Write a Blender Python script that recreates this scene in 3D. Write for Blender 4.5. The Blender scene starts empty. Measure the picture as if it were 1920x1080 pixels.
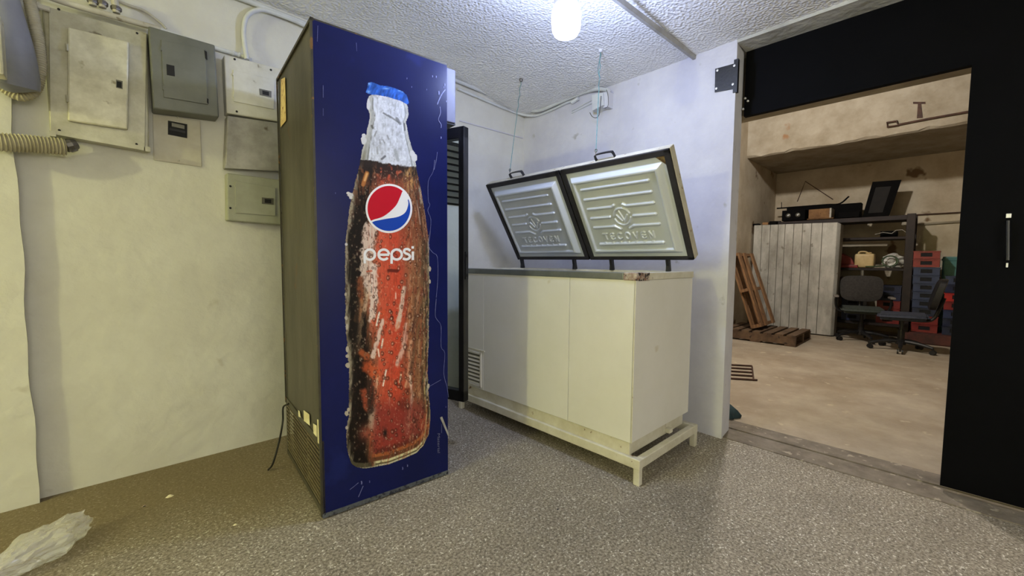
import bpy, bmesh, math, random
import numpy as np
from mathutils import Vector, Matrix
random.seed(7); RNG=np.random.default_rng(5)
S=bpy.context.scene; COL=S.collection; PI=math.pi
# ------------------------------------------------------------ camera
CH=1.05; F=777.0; PIT=.0644; ROL=.0073; YA=.8127
cp,sp,cr,sr=math.cos(PIT),math.sin(PIT),math.cos(ROL),math.sin(ROL)
Rv=Vector((math.sin(YA),-math.cos(YA),0)); Fh=Vector((math.cos(YA),math.sin(YA),0)); Zv=Vector((0,0,1))
Fw=Fh*cp-Zv*sp; Up0=Fh*sp+Zv*cp
Rt=Rv*cr+Up0*sr
UpR=Up0*cr-Rv*sr
cam=bpy.data.cameras.new('camera'); camo=bpy.data.objects.new('camera',cam); COL.objects.link(camo)
M=Matrix.Identity(4)
for i in range(3): M[i][0]=Rt[i]; M[i][1]=UpR[i]; M[i][2]=-Fw[i]
M[2][3]=CH; camo.matrix_world=M
cam.sensor_width=36; cam.lens=F/1920*36; cam.clip_start=.02; cam.clip_end=60
S.camera=camo
def ray(px,py):      # direction of a photograph measurement, used only to survey positions on real planes
    x=(px-960)/F; y=(py-540)/F
    return Rt*x-UpR*y+Fw
def onx(px,py,u): r=ray(px,py); return r*(u/r.x)+Vector((0,0,CH))
def ony(px,py,v): r=ray(px,py); return r*(v/r.y)+Vector((0,0,CH))
def onz(px,py,z=0): r=ray(px,py); return r*((z-CH)/r.z)+Vector((0,0,CH))
# ------------------------------------------------------------ light and exposure
S.view_settings.view_transform='Standard'; S.view_settings.look='None'
S.view_settings.gamma=1; S.view_settings.use_curve_mapping=False; S.view_settings.exposure=0.0
W=bpy.data.worlds.new('world'); S.world=W; W.use_nodes=True
W.node_tree.nodes['Background'].inputs[0].default_value=(.8,.85,1,1)
W.node_tree.nodes['Background'].inputs[1].default_value=.04
BULB=Vector((1.46,1.21,2.10)); BULB_E=190.0
WARM=Vector((-3.0,1.33,2.05)); WARM_E=124.0
STORE=Vector((4.5,1.42,3.25)); STORE_E=222.0
def lamp(name,loc,e,col,r):
    l=bpy.data.lights.new(name,'POINT'); l.energy=e; l.color=col; l.shadow_soft_size=r
    o=bpy.data.objects.new(name,l); o.location=loc; COL.objects.link(o); return o

lamp('warm_light',WARM,WARM_E,(1.0,.98,.42),.05)
lamp('store_light',STORE,STORE_E,(1.0,.96,.92),.06)
lamp('fill_light',(.5,-2.6,1.45),72,(1.0,.96,.86),.3)  # added fill behind the camera, lifting the freezer end and floor
lamp('fill_light',(-.8,-.9,1.5),30,(1.0,.98,.86),.3)  # second added fill, lifting the freezer front left of the bulb
# ------------------------------------------------------------ helpers
def s2l(c):
    return tuple(((v/255)/12.92 if v/255<=.04045 else ((v/255+.055)/1.055)**2.4) for v in c)
MATS={}
def mat(name,c1,c2=None,scale=8,rough=.6,metal=0,bump=0,bscale=60,coat=0,detail=6,lo=.35,hi=.65,c3=None,s3=120,f3=.6,stretch=None,bdist=.01,noise='n',spec=.5,trans=0,emis=None,mott=None):
    m=bpy.data.materials.new(name); m.use_nodes=True; nt=m.node_tree; N=nt.nodes; L=nt.links
    b=N['Principled BSDF']; b.inputs['Roughness'].default_value=rough; b.inputs['Metallic'].default_value=metal
    b.inputs['Specular IOR Level'].default_value=spec
    if coat: b.inputs['Coat Weight'].default_value=coat; b.inputs['Coat Roughness'].default_value=.12
    if trans: b.inputs['Transmission Weight'].default_value=trans
    tc=N.new('ShaderNodeTexCoord'); src=tc.outputs['Object']
    if stretch:
        mp=N.new('ShaderNodeMapping'); mp.inputs['Scale'].default_value=stretch; L.new(src,mp.inputs[0]); src2=mp.outputs[0]
    else: src2=src
    a=s2l(c1)+(1,)
    if c2 is None: b.inputs['Base Color'].default_value=a
    else:
        n=N.new('ShaderNodeTexNoise'); n.inputs['Scale'].default_value=scale; n.inputs['Detail'].default_value=detail; n.inputs['Roughness'].default_value=.65
        L.new(src2,n.inputs['Vector'])
        r=N.new('ShaderNodeValToRGB'); r.color_ramp.elements[0].position=lo; r.color_ramp.elements[1].position=hi
        r.color_ramp.elements[0].color=a; r.color_ramp.elements[1].color=s2l(c2)+(1,)
        L.new(n.outputs[0],r.inputs[0]); out=r.outputs[0]
        if c3 is not None:
            n3=N.new('ShaderNodeTexNoise'); n3.inputs['Scale'].default_value=s3; n3.inputs['Detail'].default_value=3
            L.new(src,n3.inputs['Vector'])
            r3=N.new('ShaderNodeValToRGB'); r3.color_ramp.elements[0].position=f3; r3.color_ramp.elements[1].position=f3+.06
            L.new(n3.outputs[0],r3.inputs[0])
            mx=N.new('ShaderNodeMix'); mx.data_type='RGBA'; L.new(r3.outputs[0],mx.inputs[0]); L.new(out,mx.inputs[6]); mx.inputs[7].default_value=s2l(c3)+(1,)
            out=mx.outputs[2]
        if mott:
            nm=N.new('ShaderNodeTexNoise'); nm.inputs['Scale'].default_value=mott[0]; nm.inputs['Detail'].default_value=7; nm.inputs['Roughness'].default_value=.7; L.new(src,nm.inputs['Vector'])
            rm=N.new('ShaderNodeMapRange'); rm.inputs[1].default_value=.3; rm.inputs[2].default_value=.7; rm.inputs[3].default_value=mott[1]; rm.inputs[4].default_value=mott[2]; L.new(nm.outputs[0],rm.inputs[0])
            ml=N.new('ShaderNodeVectorMath'); ml.operation='SCALE'; L.new(out,ml.inputs[0]); L.new(rm.outputs[0],ml.inputs['Scale']); out=ml.outputs[0]
        L.new(out,b.inputs['Base Color'])
    if bump:
        if noise=='v':
            bn=N.new('ShaderNodeTexVoronoi'); bn.feature='SMOOTH_F1'; bn.inputs['Scale'].default_value=bscale; bo=bn.outputs['Distance']
        else:
            bn=N.new('ShaderNodeTexNoise'); bn.inputs['Scale'].default_value=bscale; bn.inputs['Detail'].default_value=4; bo=bn.outputs[0]
        L.new(src,bn.inputs['Vector'])
        bp=N.new('ShaderNodeBump'); bp.inputs['Strength'].default_value=bump; bp.inputs['Distance'].default_value=bdist
        L.new(bo,bp.inputs['Height']); L.new(bp.outputs[0],b.inputs['Normal'])
    if emis: b.inputs['Emission Color'].default_value=s2l(emis[0])+(1,); b.inputs['Emission Strength'].default_value=emis[1]
    MATS[name]=m; return m
def tag(o,label=None,cat=None,group=None,kind=None):
    if label: o['label']=label
    if cat: o['category']=cat
    if group: o['group']=group
    if kind: o['kind']=kind
    return o
def thing(name,label,cat,loc=(0,0,0),group=None,rz=0):
    o=bpy.data.objects.new(name,None); COL.objects.link(o); o.location=loc; o.rotation_euler=(0,0,rz); o.empty_display_size=.05
    return tag(o,label,cat,group)
class MB:
    def __init__(s): s.v=[]; s.f=[]
    def add(s,vs,fs):
        k=len(s.v); s.v+= [Vector(p) for p in vs]; s.f+=[tuple(i+k for i in f) for f in fs]; return s
    def box(s,a,b,R=None,c=None):
        x0,y0,z0=a; x1,y1,z1=b
        vs=[Vector((x,y,z)) for z in (z0,z1) for x,y in ((x0,y0),(x1,y0),(x1,y1),(x0,y1))]
        if R is not None:
            c=Vector(c) if c else Vector((0,0,0)); vs=[R@(p-c)+c for p in vs]
        return s.add(vs,[(3,2,1,0),(4,5,6,7),(0,1,5,4),(1,2,6,5),(2,3,7,6),(3,0,4,7)])
    def bbox(s,a,b,r=.004,seg=2):       # bevelled box
        bm=bmesh.new(); a=Vector(a);b=Vector(b)
        bmesh.ops.create_cube(bm,size=1,matrix=Matrix.Translation((a+b)/2)@Matrix.Diagonal((*(b-a),1)))
        bmesh.ops.bevel(bm,geom=bm.edges[:],offset=r,segments=seg,affect='EDGES',profile=.6)
        bm.verts.index_update(); s.add([v.co.copy() for v in bm.verts],[tuple(v.index for v in f.verts) for f in bm.faces]); bm.free(); return s
    def prism(s,pts,d):                # polygon pts (3d), extruded along vector d
        n=len(pts); P=[Vector(p) for p in pts]; d=Vector(d)
        nrm=Vector((0,0,0))
        for i in range(n): nrm+=P[i].cross(P[(i+1)%n])
        if nrm.dot(d)>0: P=P[::-1]
        return s.add(P+[p+d for p in P],[tuple(range(n)),tuple(range(2*n-1,n-1,-1))]+[(i,n+i,n+(i+1)%n,(i+1)%n) for i in range(n)])
    def tube(s,pts,r,n=8,cap=True,closed=False):
        P=[Vector(p) for p in pts]; m=len(P); rs=r if isinstance(r,(list,tuple)) else [r]*m
        k=len(s.v); prev=None
        for i,p in enumerate(P):
            if closed: t=(P[(i+1)%m]-P[i-1])
            else: t=(P[min(i+1,m-1)]-P[max(i-1,0)])
            t.normalize()
            if prev is None:
                a=t.orthogonal().normalized()
            else:
                a=(prev-t*prev.dot(t))
                a=a.normalized() if a.length>1e-6 else t.orthogonal().normalized()
            prev=a; b=t.cross(a)
            for j in range(n):
                q=2*PI*j/n; s.v.append(p+(a*math.cos(q)+b*math.sin(q))*rs[i])
        rng=m if closed else m-1
        for i in range(rng):
            for j in range(n):
                A=k+i*n+j; B=k+i*n+(j+1)%n; i2=(i+1)%m; C=k+i2*n+(j+1)%n; D=k+i2*n+j
                s.f.append((A,B,C,D))
        if cap and not closed:
            s.f.append(tuple(k+j for j in range(n))[::-1]); s.f.append(tuple(k+(m-1)*n+j for j in range(n)))
        return s
    def lathe(s,prof,c=(0,0,0),n=24,axis='z'):
        k=len(s.v); c=Vector(c)
        for r,h in prof:
            for j in range(n):
                q=2*PI*j/n; p=Vector((r*math.cos(q),r*math.sin(q),h))
                if axis=='x': p=Vector((p.z,p.x,p.y))
                if axis=='y': p=Vector((p.y,p.z,p.x))
                s.v.append(c+p)
        for i in range(len(prof)-1):
            for j in range(n):
                s.f.append((k+i*n+j,k+i*n+(j+1)%n,k+(i+1)*n+(j+1)%n,k+(i+1)*n+j))
        s.f.append(tuple(k+j for j in range(n))[::-1]); s.f.append(tuple(k+(len(prof)-1)*n+j for j in range(n)))
        return s
    def build(s,name,m,parent=None,smooth=False,origin=None,bev=0,data_only=False):
        me=bpy.data.meshes.new(name)
        off=Vector((0,0,0))
        if parent is None:
            if origin is None:
                xs=[v.x for v in s.v]; ys=[v.y for v in s.v]; zs=[v.z for v in s.v]
                off=Vector(((min(xs)+max(xs))/2,(min(ys)+max(ys))/2,min(zs)))
            else: off=Vector(origin)
        else:
            p=parent
            while p.parent: p=p.parent
            off=Vector(p.location) if not getattr(s,'local',False) else Vector((0,0,0))
        me.from_pydata([tuple(v-off) for v in s.v],[],s.f); me.update()
        mm=MATS[m] if isinstance(m,str) else m
        me.materials.append(mm)
        if smooth:
            me.polygons.foreach_set('use_smooth',[True]*len(me.polygons))
            try: me.set_sharp_from_angle(angle=math.radians(40))
            except Exception: pass
        o=bpy.data.objects.new(name,me); COL.objects.link(o)
        if parent: 
            o.parent=parent
            if parent.parent: pass
        else: o.location=off
        if bev:
            bv=o.modifiers.new('bevel','BEVEL'); bv.width=bev; bv.segments=2; bv.limit_method='ANGLE'; bv.angle_limit=math.radians(35)
        return o
def LM(): m=MB(); m.local=True; return m
def curve(pts,n=6):   # catmull-rom through points
    P=[Vector(p) for p in pts]; P=[P[0]*2-P[1]]+P+[P[-1]*2-P[-2]]; out=[]
    for i in range(1,len(P)-2):
        for k in range(n):
            t=k/n; a,b,c,d=P[i-1:i+3]
            out.append(.5*((2*b)+(c-a)*t+(2*a-5*b+4*c-d)*t*t+(3*b-a-3*c+d)*t**3))
    out.append(P[-2]); return out
def copy_tree(o,parent=None):
    c=o.copy(); COL.objects.link(c); c.parent=parent
    for ch in list(o.children): copy_tree(ch,c)
    return c
# ------------------------------------------------------------ materials
mat('plaster',(214,213,205),(204,202,193),3,.85,bump=.35,bscale=14,bdist=.02,c3=(192,188,176),s3=7,f3=.72)
mat('plaster_r',(212,211,216),(196,195,204),2.5,.8,bump=.35,bscale=10,bdist=.02,c3=(180,178,176),s3=9,f3=.70)
mat('popcorn',(240,240,240),(232,232,232),4,.9,bump=.75,bscale=75,noise='v',bdist=.012)
mat('smoothceil',(190,190,184),(165,163,155),5,.85,bump=.5,bscale=18,bdist=.02)
mat('terrazzo',(178,168,151),(104,95,82),100,.8,spec=.3,bump=.08,bscale=200,detail=5,c3=(222,215,202),s3=120,f3=.615,lo=.34,hi=.62,mott=(2.2,.78,1.12))
# dust and the cooler's warm-lit shade painted into the terrazzo along the left wall
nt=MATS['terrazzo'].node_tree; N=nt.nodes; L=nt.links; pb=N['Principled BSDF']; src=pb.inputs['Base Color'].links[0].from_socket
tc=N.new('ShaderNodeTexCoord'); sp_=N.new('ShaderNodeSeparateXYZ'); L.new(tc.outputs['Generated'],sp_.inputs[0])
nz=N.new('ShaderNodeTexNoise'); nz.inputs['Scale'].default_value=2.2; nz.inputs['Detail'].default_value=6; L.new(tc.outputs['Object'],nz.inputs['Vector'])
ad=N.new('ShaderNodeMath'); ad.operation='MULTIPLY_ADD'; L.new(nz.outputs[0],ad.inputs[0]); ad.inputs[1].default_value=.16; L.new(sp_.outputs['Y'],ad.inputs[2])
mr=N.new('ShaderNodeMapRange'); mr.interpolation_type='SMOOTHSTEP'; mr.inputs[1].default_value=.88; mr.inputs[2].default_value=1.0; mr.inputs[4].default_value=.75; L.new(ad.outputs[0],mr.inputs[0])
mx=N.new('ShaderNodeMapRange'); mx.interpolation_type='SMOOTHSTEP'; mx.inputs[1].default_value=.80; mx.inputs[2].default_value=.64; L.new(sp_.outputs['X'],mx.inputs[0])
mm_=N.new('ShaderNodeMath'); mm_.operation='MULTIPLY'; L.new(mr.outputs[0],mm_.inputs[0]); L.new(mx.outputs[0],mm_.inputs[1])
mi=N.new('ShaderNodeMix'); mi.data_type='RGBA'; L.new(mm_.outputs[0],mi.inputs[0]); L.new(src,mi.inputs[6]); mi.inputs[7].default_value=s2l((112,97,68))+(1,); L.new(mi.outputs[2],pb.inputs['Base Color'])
mat('dustfloor',(178,166,146),(142,126,104),1.6,.85,bump=.25,bscale=30,detail=12,c3=(186,172,146),s3=9,f3=.66,lo=.3,hi=.72,mott=(5,.86,1.1))
mat('sillconc',(132,122,108),(102,92,80),9,.85,bump=.4,bscale=60,c3=(160,150,132),s3=22,f3=.62)
mat('storewall',(206,194,170),(176,160,134),2.2,.9,bump=.4,bscale=16,c3=(120,96,70),s3=3.5,f3=.66,detail=9)
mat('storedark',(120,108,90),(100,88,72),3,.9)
mat('beamconc',(168,158,139),(138,126,104),3,.9,bump=.5,bscale=20,c3=(146,110,78),s3=4,f3=.68,detail=9)
mat('blackpaint',(5,5,8),(3,3,5),6,.7,bump=.05,spec=.08)
mat('blackmetal',(16,16,19),(30,29,30),12,.45,bump=.1)
mat('gasketmat',(30,28,30),(44,41,43),20,.6)
mat('chromebolt',(215,215,215),None,rough=.35,metal=.6)
mat('fridgeblue',(17,25,84),(14,21,70),2,.30,spec=.2,coat=.12,c3=(22,32,92),s3=5,f3=.66)
mat('fridgeside',(96,92,80),(66,62,50),6,.5,metal=.35,stretch=(1,1,.25),bump=.08,c3=(98,72,40),s3=9,f3=.68)
mat('fridgetrim',(74,72,60),(60,54,42),12,.5,metal=.4,c3=(120,90,50),s3=20,f3=.62)
mat('silvermetal',(112,114,138),(100,102,124),4,.5)
mat('grillmat',(132,122,98),(104,92,72),20,.55,metal=.1)
mat('darkinside',(16,14,12),(26,22,18),10,.8)
mat('sticker',(232,226,196),(206,190,140),18,.6,lo=.45,hi=.7)
mat('labelpaper',(226,206,146),(196,160,110),30,.6,c3=(120,70,50),s3=60,f3=.62)
mat('scuff',(132,138,184),(84,90,148),40,.5)
mat('scuffprint',(104,108,136),None,rough=.6)
mat('scuffgrey',(96,100,104),(60,62,70),40,.6,c3=(20,22,40),s3=60,f3=.55)
mat('creamsheet',(222,220,213),(214,212,203),2.2,.42,bump=.06,bscale=8,c3=(196,188,164),s3=6,f3=.74,spec=.5)
mat('creamframe',(212,208,192),(192,186,164),9,.55,c3=(110,76,46),s3=26,f3=.68)
mat('steelrim',(128,132,130),(108,112,110),6,.4,metal=.5)
mat('rust',(110,66,42),(196,186,172),28,.7,c3=(30,24,26),s3=40,f3=.52,bump=.4,bscale=60)
mat('liner',(212,217,220),(202,208,212),3,.3,metal=.15,bump=.03,bscale=20)
mat('lidtop',(196,190,170),(176,168,146),8,.5,c3=(120,92,60),s3=22,f3=.68)
mat('foam',(150,128,88),(90,70,48),40,.9,bump=.6)
mat('ventwhite',(212,208,194),(196,190,172),10,.5)
mat('conduit',(200,196,182),(176,170,152),10,.6,c3=(130,120,98),s3=22,f3=.68)
mat('conduitwhite',(212,214,214),(196,198,198),8,.5)
mat('panelbox',(192,190,172),(160,156,136),7,.45,metal=.25,c3=(112,104,84),s3=12,f3=.66,bump=.1)
mat('paneldoor',(220,217,196),(184,180,156),9,.4,metal=.2,c3=(150,142,114),s3=14,f3=.66)
mat('greypanel',(118,120,112),(104,106,98),6,.42,metal=.3)
mat('whitepanel',(214,213,204),(196,194,182),7,.5,c3=(130,122,104),s3=14,f3=.67)
mat('zincpanel',(178,176,170),(140,137,128),7,.5,metal=.25,c3=(96,84,66),s3=9,f3=.64)
mat('greenpanel',(166,168,150),(150,151,132),7,.5,c3=(108,104,84),s3=14,f3=.69)
mat('blackhole',(12,11,9),None,rough=.7)
mat('latchgrey',(110,108,96),None,rough=.4,metal=.5)
mat('corrugated',(186,180,156),(164,156,128),12,.7)
mat('greyplastic',(142,144,156),(124,126,138),4,.45)
mat('patchpaint',(204,200,186),(188,182,164),6,.8,bump=.2,bscale=20)
mat('cordblack',(30,28,26),None,rough=.5)
mat('ropegreen',(96,142,138),(70,110,108),60,.7)
mat('hookmetal',(120,116,110),None,rough=.4,metal=.7)
mat('bulbcap',(205,205,210),None,rough=.4)
mat('bulbglow',(255,255,255),None,rough=.4,emis=((190,206,255),BULB_E))

mat('wood',(150,112,74),(104,72,44),7,.8,stretch=(6,1,6),bump=.1,bscale=40,c3=(70,48,30),s3=20,f3=.68)
mat('wooddark',(112,88,64),(72,54,38),8,.8,bump=.3,bscale=40,c3=(46,34,24),s3=18,f3=.64)
mat('coldpanel',(198,195,184),(146,142,130),5,.6,stretch=(1,1,.35),c3=(130,124,110),s3=9,f3=.66,detail=10,mott=(2.4,.7,1.1))
mat('shelfmetal',(46,34,30),(30,22,20),9,.6,metal=.2,c3=(70,44,34),s3=20,f3=.66)
mat('cratered',(138,40,36),(112,32,30),9,.45)
mat('crateredb',(186,44,34),(160,34,28),9,.45)
mat('crateblue',(40,52,88),(30,40,72),9,.45)
mat('cratenavy',(24,32,66),(18,24,48),9,.45)
mat('crateteal',(70,126,124),(56,108,108),9,.45)
mat('slotdark',(10,10,14),None,rough=.8)
mat('fabricdark',(62,58,54),(46,43,40),40,.9,bump=.2,bscale=200)
mat('fabricgreen',(66,72,66),(50,56,50),40,.9)
mat('fabricblue',(60,64,78),(44,48,60),40,.85)
mat('chairplastic',(20,20,22),(30,29,30),20,.45)
mat('chairpad',(120,112,104),None,rough=.5)
mat('coldcore',(120,116,104),None,rough=.8)
mat('cardboard',(150,112,72),(118,84,52),10,.85,c3=(86,56,34),s3=30,f3=.62)
mat('jugplastic',(222,196,140),(196,164,108),6,.45,c3=(150,116,74),s3=12,f3=.68)
mat('whitebag',(222,220,210),(196,192,180),9,.6)
mat('tvblack',(8,7,7),(13,12,12),8,.8,spec=.1)
mat('redcloth',(150,76,70),(130,44,42),9,.8)
mat('paperwhite',(205,200,188),(170,164,150),9,.7)
mat('greenhose',(64,84,46),(40,56,30),20,.6)
mat('tealcloth',(44,66,70),(30,46,50),20,.9)
mat('redplank',(92,46,38),(60,34,28),9,.7)
mat('rustbar',(86,58,44),(60,42,34),20,.7,metal=.3)
mat('whitepaint',(238,238,240),None,rough=.45)
mat('logored',(190,8,36),None,rough=.45,spec=.2)
mat('logoblue',(16,66,170),None,rough=.45,spec=.2)
mat('logowhite',(236,236,240),None,rough=.4,coat=.3)
# glass
g=bpy.data.materials.new('doorglass'); g.use_nodes=True; MATS['doorglass']=g
gb=g.node_tree.nodes['Principled BSDF']; gb.inputs['Base Color'].default_value=(.80,.88,.86,1); gb.inputs['Roughness'].default_value=.03; gb.inputs['Transmission Weight'].default_value=1; gb.inputs['IOR'].default_value=1.1
g=bpy.data.materials.new('clearfilm'); g.use_nodes=True; MATS['clearfilm']=g
nt=g.node_tree; gb=nt.nodes['Principled BSDF']; gb.inputs['Base Color'].default_value=(.93,.93,.90,1); gb.inputs['Roughness'].default_value=.2; gb.inputs['Alpha'].default_value=.30; gb.inputs['Specular IOR Level'].default_value=1
# vertex-colour print material
g=bpy.data.materials.new('printedbottle'); g.use_nodes=True; MATS['printedbottle']=g
nt=g.node_tree; gb=nt.nodes['Principled BSDF']; gb.inputs['Roughness'].default_value=.45; gb.inputs['Specular IOR Level'].default_value=.15
at=nt.nodes.new('ShaderNodeAttribute'); at.attribute_name='Col'; nt.links.new(at.outputs['Color'],gb.inputs['Base Color'])
# ------------------------------------------------------------ setting
def struct(name,mb,m,parent=None,smooth=False,origin=None):
    o=mb.build(name,m,parent,smooth=smooth,origin=origin); 
    if parent is None: o['kind']='structure'
    return o
VL=2.68      # plane of the left wall
def ux(v): return 2.57+(2.68-2.57)*(v-.88)/(VL-.88)      # plane of the right wall (slightly skew)
# ceiling: plaster slab that rises towards the left wall
mb=MB(); nx,ny=28,24; xs=np.linspace(-3.7,2.84,nx); ys=np.linspace(-3.2,2.76,ny)
def sm(t): t=min(1,max(0,t)); return t*t*(3-2*t)
def zc(x,y): return 2.30+.13*sm((y-.2)/2.2)*sm((2.75-x)/1.1)+.03*sm((y-1.2)/1.4)
for y in ys:
    for x in xs: mb.v.append(Vector((x,y,zc(x,y))))
for j in range(ny-1):
    for i in range(nx-1):
        a=j*nx+i; mb.f.append((a,a+nx,a+nx+1,a+1))
k=len(mb.v)
mb.box((-3.7,-3.2,2.50),(2.84,2.76,2.6))
struct('ceiling',mb,'popcorn',smooth=True)
# floors
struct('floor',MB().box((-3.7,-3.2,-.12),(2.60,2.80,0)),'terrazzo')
sill=MB().box((2.60,-3.2,-.12),(2.765,2.9,.004)); sill.box((2.785,-3.2,-.12),(2.93,2.9,.004)); sill.box((2.765,-3.2,-.12),(2.785,2.9,-.012))
struct('trim_1',sill,'sillconc')
struct('floor_store',MB().box((2.93,-3.6,-.12),(9.0,2.9,.002)),'dustfloor')
# left wall, with the shallow pier at its near end (lumpy plaster edge)
wl=MB().box((-3.7,VL,0),(2.80,VL+.12,2.52)); struct('wall_left',wl,'plaster')
pr=MB(); zs=np.linspace(0,2.5,41); ex=[onz(88,915).x+.004*math.sin(z*7)+.003*math.sin(z*19+1)-.01 for z in zs]
pv=[(x,VL-.045,z) for x,z in zip(ex,zs)]+[(x-.004,VL+.01,z) for x,z in zip(ex,zs)]
pr.add(pv,[(i,i+1,i+42,i+41) for i in range(40)]); n0=len(pr.v)
pr.add([(-3.7,VL-.045,z) for z in zs],[]); pr.f+=[(i,n0+i,n0+i+1,i+1) for i in range(40)]
pr.box((-3.7,VL-.0449,0),(ex[0]-.04,VL+.01,2.5))
struct('wall_left_pier',pr,'plaster')
# thin plaster ledge crossing the left wall near the corner
a=ony(861,226,VL-.004); b=ony(980,259,VL-.004)
struct('trim_2',MB().tube([a,b],.006,6),'plaster_r')
# right wall (freezer stands along it) with its free end
wr=MB(); wr.prism([(ux(.888),.888,0),(ux(VL),VL+.1,0),(2.83,VL+.1,0),(2.74,.905,0)],(0,0,2.5)); struct('wall_right',wr,'plaster_r')
# plaster strip over the gate
st=MB(); st.box((2.57,-3.2,2.285),(2.80,.89,2.5)); struct('trim_3',st,'smoothceil')
# walls behind the camera
struct('wall_back',MB().box((-3.82,-3.2,0),(-3.7,2.8,2.52)),'plaster')
struct('wall_near',MB().box((-3.82,-3.32,0),(2.9,-3.2,2.52)),'plaster')
# store room beyond the gate
struct('wall_store_left',MB().box((2.83,2.22,0),(8.9,2.34,3.5)),'storewall')
struct('wall_store_back',MB().box((8.6,-3.6,0),(8.72,2.30,3.5)),'storewall')
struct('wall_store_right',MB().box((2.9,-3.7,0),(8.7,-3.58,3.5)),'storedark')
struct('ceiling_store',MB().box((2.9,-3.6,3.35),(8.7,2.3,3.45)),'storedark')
# deep concrete beam: front face with a rough lower arris, and the low slab behind it
zb=2.64; bx=onz(1395,298,zb).x
bm_=MB(); n=60; yy=np.linspace(-3.58,2.22,n); rr=[.012*math.sin(y*9)+.01*math.sin(y*23+2)+RNG.uniform(-.008,.008) for y in yy]
for y,r in zip(yy,rr): bm_.v+=[Vector((bx,y,3.36)),Vector((bx,y,zb+.02+r)),Vector((bx+.03,y,zb+r*.4)),Vector((8.62,y,zb))]
for i in range(n-1):
    for q in range(3): a=i*4+q; bm_.f.append((a,a+4,a+5,a+1))
struct('ceiling_store_beam',bm_,'beamconc')
# lintel of the gate opening, seen from below behind the black header
lt=MB().box((2.83,-3.2,1.955),(2.97,2.3,3.36)); struct('wall_lintel',lt,'beamconc')
struct('wall_right_back',MB().box((2.84,.975,0),(2.93,2.3,3.36)),'storewall')
# ------------------------------------------------------------ black gate
gt=thing('sliding_gate','large black painted steel gate framing the opening to the store room','gate',(2.755,-.6,0.03))
y1=onx(1767,500,2.72).y
yA=onx(1822,123,2.72).y
ZB=1.915
MB().box((2.72,-2.4,.03),(2.755,-.018,2.285)).build('leaf','blackpaint',gt)
hd=MB().box((2.72,-.018,ZB),(2.755,.888,2.285)); hd.build('header_panel','blackpaint',gt)
p=onx(1890,405,2.718); MB().bbox((2.712,p.y-.009,p.z-.009),(2.72,p.y+.006,p.z+.010),.002).build('lock_tab','chromebolt',gt)['label']='small pale metal lock tab'
p2=onx(1888,497,2.718); MB().bbox((2.712,p2.y-.003,p2.z-.010),(2.72,p2.y+.003,p2.z+.009),.001).build('lock_tab','chromebolt',gt)
MB().tube([(2.70,p.y,p.z-.02),(2.70,p2.y,p2.z+.02)],.006,8).box((2.70,p.y-.004,p.z-.03),(2.72,p.y+.004,p.z-.02)).box((2.70,p2.y-.004,p2.z+.02),(2.72,p2.y+.004,p2.z+.03)).build('pull_handle','blackmetal',gt)
for px,py in ((1398,185),(1403,190),(1394,205)):
    q=onx(px,py,2.72); MB().lathe([(.001,-.012),(.006,-.010),(.006,0)],q,8,'x').build('bolt','chromebolt',gt)
# hinge plate on the right wall
u=ux(.95)-.006
c=[onx(*q,u) for q in ((1341,129),(1384,117),(1381,166),(1340,173))]
hp=thing('mounting_plate','square black steel mounting plate bolted high on the white wall end','plate',(u,c[0].y,c[3].z))
MB().prism(c,(.005,0,0)).build('plate','blackmetal',hp)
for px,py in ((1345,132),(1343,166),(1377,123),(1374,158)):
    q=onx(px,py,u-.001); MB().lathe([(.002,-.004),(.0065,-.003),(.007,.0)],q,10,'x').build('bolt','chromebolt',hp)
# folded lug of the plate round the wall end
MB().box((u-.004,.878,c[2].z-.02),(u+.02,.90,c[1].z+.02)).build('lug','blackmetal',hp)
# ------------------------------------------------------------ hanging bulb
hb=thing('light_bulb','lit white LED bulb hanging from the rough ceiling','bulb',(BULB.x,BULB.y,BULB.z-.07))
prof=[(.004,-.071),(.03,-.068),(.05,-.058),(.060,-.040),(.063,-.015),(.064,.02),(.060,.045),(.054,.055)]
dome=MB().lathe(prof,BULB,32).build('dome','bulbglow',hb,smooth=True)
dome.visible_shadow=True
MB().lathe([(.052,.055),(.055,.058),(.054,.10),(.045,.13),(.03,.15),(.02,.152)],BULB,32).build('housing','bulbcap',hb,smooth=True)
MB().lathe([(.022,.15),(.024,.155),(.024,.20),(.03,.205),(.035,zc(BULB.x,BULB.y)-BULB.z+.005)],BULB,20).build('socket','ventwhite',hb,smooth=True)
# ------------------------------------------------------------ drinks cooler
A=Vector((.557,1.693,0)); ev=Vector((.577,-.047,0)).normalized(); sv=Vector((.062,.69,0)).normalized(); sv=Vector((-ev.y,ev.x,0)); CW,CD=.579,.690
def fp(a,b,z): return A+ev*a+sv*b+Vector((0,0,z))
def fbox(mb,a0,b0,z0,a1,b1,z1):
    vs=[fp(a,b,z) for z in (z0,z1) for a,b in ((a0,b0),(a1,b0),(a1,b1),(a0,b1))]
    return mb.add(vs,[(3,2,1,0),(4,5,6,7),(0,1,5,4),(1,2,6,5),(2,3,7,6),(3,0,4,7)])
def on_side(px,py,off=0):      # on the printed side of the cooler
    r=ray(px,py); P0=A-sv*off; C0=Vector((0,0,CH)); t=(P0-C0).dot(sv)/r.dot(sv); return C0+r*t
def on_back(px,py,off=0):      # on the grille side
    r=ray(px,py); P0=A-ev*off; C0=Vector((0,0,CH)); t=(P0-C0).dot(ev)/r.dot(ev); return C0+r*t
fr=thing('drinks_cooler','tall blue upright drinks cooler with a big cola bottle printed on its side','cooler',tuple(A+ev*.29+sv*.34))
m=MB(); fbox(m,.004,.004,.30,CW-.002,CD,1.95); m.build('cabinet','fridgeside',fr,bev=.003)
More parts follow.
